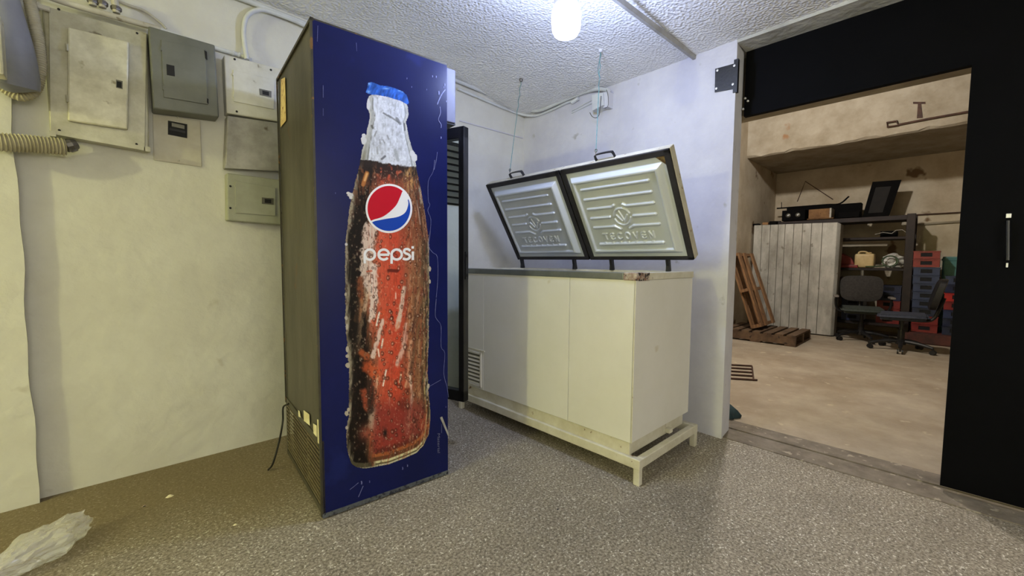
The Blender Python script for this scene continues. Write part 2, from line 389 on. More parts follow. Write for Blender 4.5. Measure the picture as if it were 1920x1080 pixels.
m=MB(); fbox(m,.03,.01,.035,CW-.002,CD-.01,.30); m.build('motor_compartment','darkinside',fr)
m=MB()
for b0,b1,z0,z1 in ((.0,.022,.02,.32),(CD-.022,CD,.02,.32),(.0,CD,.02,.045),(.0,CD,.295,.325)): fbox(m,-.001,b0,z0,.012,b1,z1)
m.build('grille_frame','fridgeside',fr)
for i in range(13):
    z=.056+i*.0190; m=MB(); m.add([fp(a,b,zz) for b in (.022,CD-.022) for a,zz in ((-.002,z),(.002,z),(.002,z+.005),(-.002,z+.005))],[(0,1,2,3),(7,6,5,4),(0,4,5,1),(1,5,6,2),(2,6,7,3),(3,7,4,0)])
    m.build('grille_slat','grillmat',fr)
m=MB(); fbox(m,.008,.26,.05,.016,.275,.30); m.build('grille_post','grillmat',fr)
# blue printed side sheet with trims
m=MB(); fbox(m,0,0,.014,CW,.004,1.95); m.build('side_sheet','fridgeblue',fr)
m=MB(); fbox(m,-.004,-.002,.012,.004,.012,1.955); fbox(m,-.004,CD-.01,.3,.002,CD+.002,1.955); fbox(m,-.004,-.002,1.945,.008,CD,1.957); m.build('corner_trim','fridgetrim',fr)
m=MB(); fbox(m,.0,-.003,.006,CW,.002,.024); m.build('bottom_trim','scuffgrey',fr)
m=MB(); fbox(m,.004,.0,1.95,CW,CD,1.956); m.build('top_sheet','fridgetrim',fr)
# lighted header and glass door on the far side
m=MB(); fbox(m,CW,.006,1.70,CW+.05,CD-.02,1.945); m.build('header_box','silvermetal',fr,bev=.004)
m=MB(); fbox(m,CW-.001,.012,1.693,CW+.052,CD-.03,1.70); m.build('header_underside','blackmetal',fr)
for a,b in ((.05,.03),(CW-.05,.04),(.05,CD-.05),(CW-.05,CD-.05)):
    MB().lathe([(.016,0),(.022,.004),(.022,.014),(.012,.018),(.012,.04)],fp(a,b,0),12).build('foot','blackmetal',fr)
dH=fp(CW+.03,CD-.03,0); dE=Vector((1.373,1.815,0)); dd=(dE-dH); dw=dd.length; dd.normalize(); dn=Vector((-dd.y,dd.x,0))
if dn.dot(dH)>0: dn=-dn      # towards the viewer side
dr=Vector((dH.x,dH.y,0))
def dbox(mb,a0,a1,n0,n1,z0,z1):
    vs=[dr+dd*a+dn*n+Vector((0,0,z)) for z in (z0,z1) for a,n in ((a0,n0),(a1,n0),(a1,n1),(a0,n1))]
    return mb.add(vs,[(3,2,1,0),(4,5,6,7),(0,1,5,4),(1,2,6,5),(2,3,7,6),(3,0,4,7)])
m=MB(); zb0,zt0=.27,1.765
dbox(m,0,dw,-.022,.022,zb0,zb0+.06); dbox(m,0,dw,-.022,.022,zt0-.06,zt0); dbox(m,0,.045,-.022,.022,zb0,zt0); dbox(m,dw-.035,dw,-.022,.022,zb0,zt0)
dr_=m.build('door','blackmetal',fr,bev=.003)
m=MB(); dbox(m,.044,dw-.034,-.006,.0,zb0+.05,zt0-.05); m.build('glass_pane','doorglass',dr_)
m=MB(); dbox(m,dw-.001,dw+.006,-.012,.012,.95,1.10); dbox(m,dw-.001,dw+.01,-.006,.006,.965,.98); dbox(m,dw-.001,dw+.01,-.006,.006,1.07,1.085); m.build('door_catch','blackmetal',dr_)
# door is carried by two hinge arms
for z in (.30,1.72): m=MB(); dbox(m,-.035,.03,-.008,.008,z-.01,z+.01); fbox(m,CW-.004,CD-.06,z-.012,CW+.035,CD-.02,z+.012); m.build('hinge','blackmetal',fr)
# stickers on the grille side
def quad_on(fn,px,off,name,mt,par,thick=.0006):
    P=[fn(x,y,off) for x,y in px]; d=(-sv if fn is on_side else -ev)*thick
    return MB().prism(P,d).build(name,mt,par)
quad_on(on_back,[(527,149),(534.5,145),(536.5,226),(526,239)],.0005,'rating_label','labelpaper',fr)
for q in ([(559,769),(562,771),(564,783),(560,781)],[(569.5,769),(580,777),(581,798),(570,789)],[(587.5,794),(594,798),(594.5,820),(588,812)],[(595,786),(598,788),(599,833),(596,830)]):
    quad_on(on_back,q,.0015,'sticker','sticker',fr)
# ---- printed bottle: fine coloured mesh laid on the side sheet
def fbm(x,y,seed=0,o=4):
    r=np.random.default_rng(seed); out=np.zeros_like(x); amp=1;tot=0
    for k in range(o):
        g_=r.random((64,64)); fx=x*2**k; fy=y*2**k
        ix=np.floor(fx).astype(int); iy=np.floor(fy).astype(int); tx=fx-ix; ty=fy-iy; tx=tx*tx*(3-2*tx); ty=ty*ty*(3-2*ty)
        a=g_[iy%64,ix%64]; b=g_[iy%64,(ix+1)%64]; c=g_[(iy+1)%64,ix%64]; d=g_[(iy+1)%64,(ix+1)%64]
        out+=amp*((a*(1-tx)+b*tx)*(1-ty)+(c*(1-tx)+d*tx)*ty); tot+=amp; amp*=.55
    return out/tot
SX=.8; X0,Y0,X1,Y1=646,150,810,882
gx=np.arange(X0,X1+.01,SX); gy=np.arange(Y0,Y1+.01,SX); X,Y=np.meshgrid(gx,gy)
Lp=np.array([(176,700),(180,692),(190,689.5),(203,689),(212,693),(222,693.5),(230,691.5),(252,687),(270,682),(290,677.5),(310,674),(330,669),(350,664),(370,659.5),(390,655.5),(410,653),(430,651),(450,648.5),(470,647.5),(510,647.5),(600,648),(625,649),(640,651),(660,652),(700,655),(740,654),(780,655),(790,652),(815,649.5),(840,651),(860,655.5),(870,659.5),(876,668),(880,690)])
Rp=np.array([(176,740),(188,760),(200,764),(213,766),(222,764),(228,761),(240,763),(260,767),(280,773),(300,778.5),(320,781.5),(340,786),(360,790),(380,793),(400,797),(420,799.5),(440,802.5),(460,804.5),(560,804.5),(640,803.5),(700,801.5),(740,803.5),(770,806.5),(800,806),(815,803.5),(821,801),(840,801),(882,801)])
Bp=np.array([(646,868),(656,868),(662,875.5),(668,878),(684,878.7),(705,875.5),(729,871),(758,860),(781,849.6),(794,836),(801,821),(810,815)])
L_=np.interp(Y,Lp[:,0],Lp[:,1]); R_=np.interp(Y,Rp[:,0],Rp[:,1]); B_=np.interp(X,Bp[:,0],Bp[:,1])
wob=(fbm(X/3.,Y/3.,3,2)-.5)*3.2*(Y<862)
T=(X-L_)/(R_-L_)
topc=np.interp(X,[690,697,722,741,758,766],[173,174,178,183,188,195])
mask=(X>L_-.6+wob*.6)&(X<R_+.6+wob*.5)&(Y<B_)&(Y>topc)
C=np.zeros(X.shape+(3,))
def col(c): return np.array(c,float)
def blend(w,c):
    w=np.clip(w,0,1)[...,None]; C[...]=C*(1-w)+col(c)*w
def ss(x,a,b): t=np.clip((x-a)/(b-a),0,1); return t*t*(3-2*t)
slx=X+.16*(Y-560)*(Y>560)        # streaks lean to the left lower down
n1=fbm(slx/6,Y/34,11,4); n2=fbm(slx/3,Y/10,12,4); n3=fbm(X/5,Y/7,13,4)
stops=[(0,(150,140,120)),(.03,(96,88,74)),(.06,(22,17,14)),(.22,(28,21,17)),(.27,(96,66,46)),(.33,(170,96,70)),(.42,(206,92,66)),(.62,(204,78,54)),(.70,(176,82,58)),(.80,(150,100,70)),(.90,(120,88,62)),(.95,(70,58,44)),(.985,(64,60,50)),(1,(150,146,130))]
tt=np.clip(T+(n1-.5)*.13,0,1)
for k in range(3): C[...,k]=np.interp(tt,[s[0] for s in stops],[s[1][k] for s in stops])
# upper liquid is brown and mottled
up=ss(Y,420,330)
blend(up*ss(n2,.40,.62)*.8,(120,74,50)); blend(ss(Y,356,318)*ss(n3,.34,.50)*.9,(40,32,28)); blend(ss(Y,322,306)*.85,(46,38,34))
blend(np.exp(-((X-768)**2/130+(Y-335)**2/520))*ss(n2,.4,.6),(196,150,90)); blend(ss(T,.55,.8)*ss(Y,345,420)*ss(Y,470,430)*.6,(122,66,44))
# pale glare bands
def stroke(pts,w,c,a=1.,soft=1.2,tex=0):
    d=np.full(X.shape,1e9)
    for (x0,y0),(x1,y1) in zip(pts[:-1],pts[1:]):
        dx,dy=x1-x0,y1-y0; t=np.clip(((X-x0)*dx+(Y-y0)*dy)/(dx*dx+dy*dy+1e-9),0,1)
        d=np.minimum(d,np.hypot(X-x0-t*dx,Y-y0-t*dy))
    ww=w/2*(1+(n3-.5)*tex); blend(a*np.clip((ww-d)/soft+.5,0,1),c)
stroke([(694,428),(689,470),(688,520),(690,545)],24,(226,204,190),.9,4,1.2)
stroke([(701,500),(702,560),(697,600)],13,(232,214,204),.9,3,1)
stroke([(684,545),(676,600),(668,660)],10,(120,98,76),.8,4,1.5)
stroke([(690,550),(684,580)],7,(210,180,150),.8,3,1)
stroke([(675,525),(676,560)],13,(132,76,50),.9,4,1); stroke([(676,565),(670,600)],12,(176,120,82),.7,4,1)
stroke([(699,603),(712,600),(720,585)],9,(206,84,52),.8,4,1)
stroke([(711,586),(706,610)],3.4,(240,224,210)); stroke([(717,601),(708,640),(699,668)],8,(226,200,186),.95,2.5,1.2)
stroke([(718,636),(715,652)],3,(248,232,220)); stroke([(724,694),(718,723)],3,(250,236,224)); stroke([(708,703),(704,735)],5,(222,180,150),.9,2,1)
stroke([(709,655),(711,668)],3,(244,214,196)); stroke([(752,702),(749,717)],2.6,(250,224,190)); stroke([(742,560),(742,550)],2.2,(240,200,180))
stroke([(758,540),(752,580),(745,612)],8,(222,196,178),.95,3,1); stroke([(748,605),(742,620)],4,(214,140,110),.8,2)
stroke([(763,608),(757,650),(744,684)],8,(222,182,166),.9,3,1.2); stroke([(772,640),(768,690),(763,724)],8,(214,158,124),.9,3,1)
stroke([(768,702),(773,740),(770,775)],5,(228,198,178),.9,2,1); stroke([(769,775),(764,808)],14,(206,150,124),.85,6,1.4)
stroke([(700,770),(697,800)],13,(190,168,150),.75,6,1.2); stroke([(731,740),(730,760)],3,(226,160,140),.9)
stroke([(780,560),(777,640),(770,700)],7,(104,72,54),.8,4,1.2); stroke([(790,600),(786,680),(786,740)],5,(176,120,84),.6,3,1.2); stroke([(770,560),(764,620)],4,(180,116,76),.7,2,1)
stroke([(795,560),(796,780)],3,(196,160,110),.5,2,1.5)
stroke([(678,662),(686,668)],14,(190,98,56),.8,5,1); stroke([(690,688),(702,700)],22,(214,96,54),.75,8,1)
stroke([(683,735),(688,765)],14,(166,80,54),.85,5,1); stroke([(694,715),(696,770)],13,(52,40,34),.85,5,1.4)
stroke([(670,560),(666,700),(664,800)],9,(30,24,20),.8,5,1.4)
# bottom: maroon, then amber foot and thick pale glass rim
blend(ss(Y,730,775)*ss(T,.28,.36)*ss(T,.99,.9)*.75,(128,50,46)); blend(ss(Y,770,790)*ss(T,.86,.90)*ss(T,.97,.94)*.7,(164,76,54))
blend(np.exp(-((X-686)**2/160+(Y-812)**2/180))*.8,(176,92,72)); blend(np.exp(-((X-722)**2/22+(Y-812)**2/60)),(34,28,26))
blend(ss(Y,735,760)*ss(Y,775,760)*np.exp(-((X-757)**2/90)),(110,48,40))
D=B_-Y
blend(ss(D,38,30)*ss(T,.3,.4)*.85,(96,44,36)); blend(ss(D,27,23)*ss(T,.26,.34),(168,98,56)); blend(ss(D,20,17)*ss(T,.22,.3),(104,66,44)); blend(ss(D,12,10)*ss(X,698,706)*ss(X,800,790),(214,208,164))
blend(ss(D,7,6)*ss(X,700,706),(92,86,56)); blend(ss(D,4,3)*ss(X,700,710),(206,204,176)); blend(ss(D,12,9)*ss(X,700,692),(82,76,58)); blend(ss(D,2.5,1),(176,172,150))
blend(ss(T,.985,.995)*ss(Y,480,500)*.8,(150,138,110)); blend(np.clip(1-np.abs(T-.955)/.012,0,1)*ss(Y,690,720)*.8,(196,176,120))
# droplets
for i in range(430):
    y=RNG.uniform(330,850); l=np.interp(y,Lp[:,0],Lp[:,1]); r=np.interp(y,Rp[:,0],Rp[:,1]); t=RNG.beta(.8,.9); x=l+(r-l)*t
    rx=RNG.uniform(.8,2.6)*(1.25 if i%9==0 else 1); ry=rx*RNG.uniform(1,1.8)
    sl=(slice(max(0,int((y-Y0-12)/SX)),int((y-Y0+12)/SX)),slice(max(0,int((x-X0-9)/SX)),int((x-X0+9)/SX)))
    dx,dy=X[sl]-x,Y[sl]-y; e=np.sqrt((dx/rx)**2+(dy/ry)**2)
    dark=np.clip(1.5-np.abs(e-.9)*2.2,0,1)*(.75 if .27<t<.9 else .35)
    c0=C[sl]; c0[...]=c0*(1-dark[...,None]*.75)+np.array([60,30,22])*dark[...,None]*.75
    hl=np.exp(-(((dx+rx*.3)/(rx*.5))**2+((dy-ry*.15)/(ry*.5))**2))*RNG.uniform(.4,1)
    c0[...]=c0*(1-hl[...,None])+np.array([232,212,190] if t>.25 else [176,164,146])*hl[...,None]
blend(ss(n3,.66,.74)*ss(T,.06,.1)*ss(T,.26,.2)*.7*(Y>330),(120,106,86)); blend(ss(fbm(X/2.2,Y/3.4,21,2),.70,.80)*.4*(Y>320)*ss(T,.2,.3),(222,188,160)); blend(ss(fbm(X/2.6,Y/4.5,22,2),.64,.74)*.45*(Y>320)*(.35+.65*np.clip(ss(T,.46,.38)+ss(T,.66,.74),0,1)),(52,30,24)); blend(ss(fbm(slx/2.2,Y/26,23,3),.58,.70)*.35*(Y>330)*ss(T,.2,.3),(150,56,38)); blend(ss(fbm(slx/2.6,Y/22,24,3),.60,.72)*.45*(Y>330)*ss(T,.66,.74),(92,58,44)); blend(ss(fbm(slx/2.6,Y/20,25,3),.62,.74)*.5*(Y>330)*ss(T,.70,.78),(206,160,124))
stroke([(688,325),(685,333),(681,346)],8,(176,112,60),.95,2.5); stroke([(688,326),(684,338)],4,(222,172,110),.9,2); stroke([(729,507),(745,508)],6,(96,34,26),.9,2); stroke([(697,508),(688,509)],3,(190,90,66),.8,1.5)
stroke([(790,335),(784,318)],4,(190,196,170),.8,2); stroke([(782,376),(788,420)],2.6,(196,170,150),.6,1.5)
stroke([(774,345),(786,392),(793,440)],2,(40,34,30),.5,1.5)
# frothy neck
yb=np.interp(X,[670,690,705,715,740,770,785],[298,301,302,305,308,313,312])+(n3-.5)*6
nw=ss(Y,yb+1.5,yb-1.5)
foamc=np.array([204,208,216.])*(1+(fbm(X/7,Y/9,31,4)-.5)[...,None]*.34)
C=C*(1-nw[...,None])+np.clip(foamc,0,255)*nw[...,None]
def nb(w,c): blend(w*nw,c)
nb(ss(fbm(X/4,Y/9,33,3),.58,.78)*.45,(140,142,144)); nb(ss(fbm(X/2.5,Y/16,34,3),.56,.7)*.4,(168,172,176)); nb(ss(fbm(X/3.5,Y/5,35,3),.62,.72)*.6,(228,232,240)); nb(ss(T,.16,.10)*.55,(150,148,134)); nb(np.clip(1-np.abs(T-.13)/.025,0,1)*.75*ss(n2,.35,.5),(92,92,80))
nb(np.clip(1-np.abs(T-.93)/.02,0,1)*.7,(110,112,104)); nb(ss(T,.93,.97)*.5,(170,168,150)); nb(np.clip(1-np.abs(T-.02)/.03,0,1)*.6,(206,204,190)); nb(ss(Y,262,300)*np.clip(1-np.abs(T-.05)/.06,0,1)*.8,(116,112,88))
for a,b,c,w,al in (((719,212),(732,220),(110,112,112),3,.8),((728,216),(748,230),(118,120,120),3,.8),((744,222),(750,232),(90,92,92),5,.6),((706,246),(702,255),(120,120,118),2.6,.7),((726,254),(729,261),(130,130,130),2.4,.7),((712,262),(713,269),(124,124,124),2,.7),((718,262),(721,268),(124,124,124),2,.7),((716,298),(722,293),(90,90,92),4,.8),((758,232),(759,244),(84,84,82),3,.8),((707,276),(708,288),(140,140,138),3,.6),((741,282),(746,300),(150,154,154),6,.6),((697,236),(699,240),(90,88,80),4,.8)):
    stroke([a,b],w,c,al,1.5)
# ice crumbs stuck outside the outline, and the cap
crumbs=[(682,263,5.5,8),(682,254,4,4),(657,366,6,5),(653,362,4,3),(658,371,4,3),(648,552,3,4),(649,596,3.5,4),(650.5,613,3,6),(651,655,3,6),(651,668,3.5,4),(652,685,4.5,6),(650,775,4,6),(653,768,3,4),(777,296,6,8),(773,288,5,6),(691,196,4,12),(650,802,3,4),(806,504,2.5,5),(806,528,2.5,4),(803,724,3,5),(649,458,3,3)]
for x,y,a,b in crumbs:
    q=((X-x)/a)**2+((Y-y)/b)**2+(n3-.5)*1.1; cm=q<1; mask|=cm; blend(np.clip((1.15-q)*2,0,1)*.85,(214,214,216) if y<500 else (186,178,164))
cap=[(690,155),(696,153.2),(702,155),(714,160),(727,161),(741,165),(755,171),(763,178),(767.5,193),(765,196.5),(760,194),(751,189),(740,186),(728,182),(717,180),(704,177.5),(698,178),(689,176),(685.5,173),(688,165)]
def inside(poly,X,Y):
    w=np.zeros(X.shape,bool); n=len(poly)
    for i in range(n):
        (x0,y0),(x1,y1)=poly[i],poly[(i+1)%n]
        if y0==y1: continue
        c=((y0>Y)!=(y1>Y))&(X<(x1-x0)*(Y-y0)/(y1-y0)+x0); w^=c
    return w
cm=inside(cap,X,Y); mask|=cm
cc=np.array([44,92,182.])*(1+(fbm((X+.3*Y)/3.2,Y/9,41,3)-.5)[...,None]*.8); C=np.where(cm[...,None],np.clip(cc,0,255),C)
for q in ((692,157,3.5,3),(724,166,6,1.5),(757,172,4,1.4),(691,172,3,3),(749,170,3,1.2)): blend(np.exp(-(((X-q[0])/q[2])**2+((Y-q[1])/q[3])**2))*cm*.8,(150,190,236))
C=np.clip(C,0,255)/255; Cl=np.where(C<=.04045,C/12.92,((C+.055)/1.055)**2.4)
ny_,nx_=X.shape
C0=np.array([0,0,CH]); RT=np.array(Rt); UP=np.array(UpR); FW=np.array(Fw)
def side_pts(PX,PY,off):
    r=((PX-960)/F)[...,None]*RT-((PY-540)/F)[...,None]*UP+FW
    P0=np.array(A-sv*off); t=((P0-C0)@np.array(sv))/(r@np.array(sv)); return C0+r*t[...,None]
P=side_pts(X,Y,.0008).reshape(-1,3)-np.array(fr.location)
cell=mask[:-1,:-1]&mask[1:,:-1]&mask[:-1,1:]&mask[1:,1:]
jj,ii=np.nonzero(cell); a=jj*nx_+ii; quads=np.stack([a,a+nx_,a+nx_+1,a+1],1)
used=np.unique(quads); remap=np.full(nx_*ny_,-1); remap[used]=np.arange(len(used)); quads=remap[quads]
me=bpy.data.meshes.new('bottle_print'); me.vertices.add(len(used)); me.vertices.foreach_set('co',P[used].ravel().astype(np.float32))
me.loops.add(quads.size); me.loops.foreach_set('vertex_index',quads.ravel().astype(np.int32)); me.polygons.add(len(quads)); me.polygons.foreach_set('loop_start',(np.arange(len(quads))*4).astype(np.int32))
me.update(calc_edges=True); me.validate()
ca=me.color_attributes.new('Col','FLOAT_COLOR','POINT'); cc4=np.ones((len(used),4),np.float32); cc4[:,:3]=Cl.reshape(-1,3)[used]; ca.data.foreach_set('color',cc4.ravel())
me.materials.append(MATS['printedbottle'])
bp=bpy.data.objects.new('bottle_print',me); COL.objects.link(bp); bp.parent=fr; bp['label']='printed cola bottle with ice, froth and droplets'
# ---- round emblem and word, thin film pieces
def film(px,off,name,mt,par,thick=.0004):
    P=[Vector(side_pts(np.array(x),np.array(y),off)) for x,y in px]
    return MB().prism(P,-sv*thick).build(name,mt,par)
cx,cy,rx,ry=729.2,390.8,43.8,46.2
ell=lambda a,k=1.:(cx+(rx*k)*math.cos(a),cy-(ry*k)*math.sin(a))
lg=film([ell(2*PI*i/56) for i in range(56)],.0012,'round_emblem','logowhite',fr)
def bez(pts,n=14): return [(p.x,p.y) for p in curve([(x,y,0) for x,y in pts],n)]
# inner ellipse factor
kf=.915
a0=math.atan2(-(359.5-cy)/(ry*kf),(754-cx)/(rx*kf)); a1=math.atan2(-(412.6-cy)/(ry*kf),(697.5-cx)/(rx*kf))
if a1<a0: a1+=2*PI
arc=[ell(a0+(a1-a0)*i/40,kf) for i in range(41)]
film(arc+bez([(697.5,412.6),(720,405),(741,387),(750,370),(754,359.5)],6)[1:-1],.0017,'red_field','logored',lg)
b0=math.atan2(-(374-cy)/(ry*kf),(764.3-cx)/(rx*kf)); b1=math.atan2(-(415-cy)/(ry*kf),(699.5-cx)/(rx*kf))
if b1>b0: b1-=2*PI
arc=[ell(b0+(b1-b0)*i/40,kf) for i in range(41)]
film(arc+bez([(699.5,415),(723,410.5),(746,406.5),(760,398),(765.5,383),(764.3,374)],6)[1:-1],.0017,'blue_field','logoblue',lg)
def ribbon(mb,pts,w,off=.0017):
    P2=[Vector((x,y)) for x,y in pts]; n=len(P2); lo=[];hi=[]
    for i,p in enumerate(P2):
        t=(P2[min(i+1,n-1)]-P2[max(i-1,0)]).normalized(); nn=Vector((-t.y,t.x))*w/2; lo.append(p+nn); hi.append(p-nn)
    for i in range(n-1):
        q=[lo[i],lo[i+1],hi[i+1],hi[i]]
        PP=[Vector(side_pts(np.array(v.x),np.array(v.y),off)) for v in q]; mb.prism(PP,-sv*.0004)
def el(cx,cy,rx,ry,a0,a1,n=18): return [(cx+rx*math.cos(math.radians(a0+(a1-a0)*i/n)),cy-ry*math.sin(math.radians(a0+(a1-a0)*i/n))) for i in range(n+1)]
w=4.6
letters=[[el(693.5,477.4,9.6,9.6,0,360,24),[(683.9,476),(683.9,494)]],
 [el(719.5,477.3,9.8,9.4,0,320,24),[(710,477.6),(729.6,477.6)]],
 [el(743.7,477.2,9.6,9.4,0,360,24),[(734.2,476),(734.2,494.5)]],
 [bez([(769.5,470.3),(765,467.2),(759.5,467.6),(757.6,471.3),(760.5,475),(766,477.2),(768.6,481),(765.5,485.4),(760,486.2),(755.2,484.6)],4)],
 [[(774,471.5),(774,487.6)],[(773.8,461.6),(773.8,466.2)]]]
for L in letters:
    m=MB()
    for k_,s_ in enumerate(L): ribbon(m,s_,w if len(s_)!=2 or s_[0][1]!=463.8 else 5,.0017+.0003*k_)
    m.build('letter','logowhite',fr)
# scratches, torn film and scuffs
m=MB()
for pts,wd in (([(835,168),(829,176),(823,188),(820,196)],2.2),([(825,200),(826,212),(822,224),(827,233),(827,240)],1.2),([(820,285),(818,300),(814,318)],1),([(815,300),(812,322),(803,340),(803,375),(806,384),(802,395),(808,412),(806,440),(804,462),(812,474),(820,482),(821,520),(818,558)],.9),([(818,560),(816,590),(820,600),(827,612),(827,650),(834,662),(832,700),(838,725),(841,745)],.9),([(806,724),(827,712)],.7),([(596,48),(595,78)],.8),([(606,160),(606,183)],.9),([(606,203),(606,217)],.8),([(668,80),(669,96)],.8),([(681,911),(672,932)],1.6),([(656,918),(665,911),(672,905)],1.2),([(828,812),(828,795)],.6)):
    ribbon(m,bez([(x,y) for x,y in pts],3) if len(pts)>2 else pts,wd*.7)
for x,y,r in ((823,174,2.6),(834,159,1.8),(818,144,1.6),(811,143,1.4),(832,163,1.4),(827,258,1.6),(837,190,1.2),(800,168,1.1),(763,147,1.2),(772,163,1.1),(678,905,2.4),(693,903,1.6),(755,878,2),(764,873,1.6),(836,763,1),(629,362,.9)):
    ribbon(m,[(x-.2*r,y-r*1.2),(x+.3,y),(x-.3,y+r*1.3)],r*.9)
m.build('scratches','scuff',fr)['kind']='stuff'
film([(825,783),(829,781),(841,812),(841,820)],.0012,'torn_film','zincpanel',fr)
fc=bpy.data.curves.new('tiny_print','FONT'); fc.body='Material'; fc.size=1; fo=bpy.data.objects.new('tmp',fc); COL.objects.link(fo)
dg=bpy.context.evaluated_depsgraph_get(); tm=bpy.data.meshes.new_from_object(fo.evaluated_get(dg)); wd_=max(v.co.x for v in tm.vertices)
for v in tm.vertices:
    x_,y_=v.co.x,v.co.y; v.co=Vector(side_pts(np.array(820.5+y_*6.5),np.array(812+x_/wd_*37),.0014))-Vector(fr.location)
tm.materials.clear(); tm.materials.append(MATS['scuffprint']); bpy.data.objects.remove(fo); o=bpy.data.objects.new('tiny_lettering',tm); COL.objects.link(o); o.parent=fr
# ------------------------------------------------------------ chest freezer on its stand
FX0,FX1,FY0,FY1,FZ0,FZ1=1.735,2.345,1.0,2.335,.19,1.0
fz=thing('chest_freezer','long cream chest freezer on a metal stand with both lids propped open','freezer',((FX0+FX1)/2,(FY0+FY1)/2,0))
m=MB(); w=.055      # open tub: four walls and bottom
for a,b in (((FX0+.002,FY0+.002,FZ0),(FX0+w,FY1,.972)),((FX1-w,FY0+.002,FZ0),(FX1,FY1,.972)),((FX0+w,FY0+.002,FZ0),(FX1-w,FY0+w,.972)),((FX0+w,FY1-w,FZ0),(FX1-w,FY1,.972)),((FX0+w,FY0+w,FZ0),(FX1-w,FY1-w,.25))): m.box(a,b)
m.build('tub','creamsheet',fz)
s1=onx(1068,600,FX0).y; s2=onx(908,600,FX0).y
for a,b in ((FY0,s1-.0012),(s1+.0012,s2-.0012),(s2+.0012,FY1)):
    MB().bbox((FX0-.004,a,FZ0),(FX0+.002,b,.968),.0015,1).build('front_panel','creamsheet',fz)
MB().bbox((FX0-.004,FY0-.004,FZ0),(FX0,FY0+.004,.97),.001,1).build('corner_joint','creamframe',fz)
MB().bbox((FX0+.001,FY0-.004,FZ0+.003),(FX1,FY0+.002,.965),.0015,1).build('end_panel','creamsheet',fz)
# top rim: steel along the front, cream along the end, with rusty corner
MB().bbox((FX0-.008,FY0+.06,.966),(FX0+w+.01,FY1+.004,1.0),.004,2).build('front_rim','steelrim',fz)
MB().bbox((FX0+.12,FY0-.008,.966),(FX1+.004,FY0+w+.01,1.0),.003,2).build('end_rim','creamframe',fz)
m=MB(); m.bbox((FX0-.009,FY0-.009,.964),(FX0+w,FY0+.06,1.001),.005,2); m.bbox((FX0+.02,FY0-.0085,.962),(FX0+.12,FY0+w,1.0005),.004,2); m.build('rusty_corner','rust',fz)
MB().bbox((FX1-w-.01,FY0+w,.966),(FX1+.004,FY1-w,1.0),.003,2).build('back_rim','creamframe',fz)
MB().bbox((FX0+w,FY1-w,.966),(FX1-w,FY1+.004,1.0),.003,2).build('far_rim','creamframe',fz)
# base tray
MB().bbox((FX0+.006,FY0+.012,.125),(FX1-.03,FY1-.01,.19),.004,2).build('base_tray','creamframe',fz)
q=ony(1243,808,FY0+.01); MB().box((2.10,.985,.137),(2.135,1.014,.16)).build('drain_stub','creamframe',fz)
# stand
sx0,sx1,sy0,sy1=FX0-.012,2.372,.948,2.37
def angle(mb,a,b): mb.bbox(a,b,.003,1)
m=MB(); angle(m,(sx0,sy0,.078),(sx0+.034,sy1,.126)); m.build('stand_rail','creamframe',fz)
m=MB(); angle(m,(sx1-.034,sy0,.078),(sx1,sy1,.126)); m.build('stand_rail','creamframe',fz)
m=MB(); angle(m,(sx0+.034,sy0,.08),(sx1-.034,sy0+.034,.126)); m.build('stand_rail','creamframe',fz)
m=MB(); angle(m,(sx0+.034,sy1-.034,.08),(sx1-.034,sy1,.126)); m.build('stand_rail','creamframe',fz)
for x in (sx0+.001,sx1-.033):
    for y in (sy0+.001,sy1-.033):
        m=MB(); m.bbox((x,y,0),(x+.032,y+.032,.08),.003,1); m.build('leg','creamframe',fz)
# tray rests on the rails through two cross bars
m=MB(); m.box((sx0+.03,1.3,.085),(sx1-.03,1.33,.1255)); m.build('cross_bar','creamframe',fz)
m=MB(); m.box((sx0+.03,2.0,.085),(sx1-.03,2.03,.1255)); m.build('cross_bar','creamframe',fz)
# louvred vent at the far end of the front
vr=onx(903,690,FX0-.006); vt=onx(903,662,FX0-.006).z; vb=onx(903,727,FX0-.006).z; va,vc=vr.y,2.315
m=MB()
for a,b in (((vc-.012,vb),(vc,vt)),((va,vb),(va+.014,vt)),((va,vt-.014),(vc,vt)),((va,vb),(vc,vb+.012))): m.bbox((FX0-.014,a[0],a[1]),(FX0-.003,b[0],b[1]),.002,1)
vf=m.build('vent_frame','ventwhite',fz)
MB().box((FX0-.006,va+.01,vb+.01),(FX0-.0035,vc-.01,vt-.01)).build('vent_back','latchgrey',vf)
for i in range(8):
    z=vb+.016+(vt-vb-.03)*i/8; m=MB(); y0_,y1_=va+.012,vc-.01
    m.add([(FX0-.0125,y0_,z),(FX0-.0125,y1_,z),(FX0-.005,y1_,z+.012),(FX0-.005,y0_,z+.012),(FX0-.0105,y0_,z-.0015),(FX0-.0105,y1_,z-.0015),(FX0-.003,y1_,z+.0105),(FX0-.003,y0_,z+.0105)],[(3,2,1,0),(4,5,6,7),(0,1,5,4),(1,2,6,5),(2,3,7,6),(3,0,4,7)])
    m.build('vent_slat','ventwhite',vf)
MB().box((FX0-.010,vr.y-.03,vt+.012),(FX0-.003,2.33,vt+.018)).build('dented_fold','creamframe',fz)
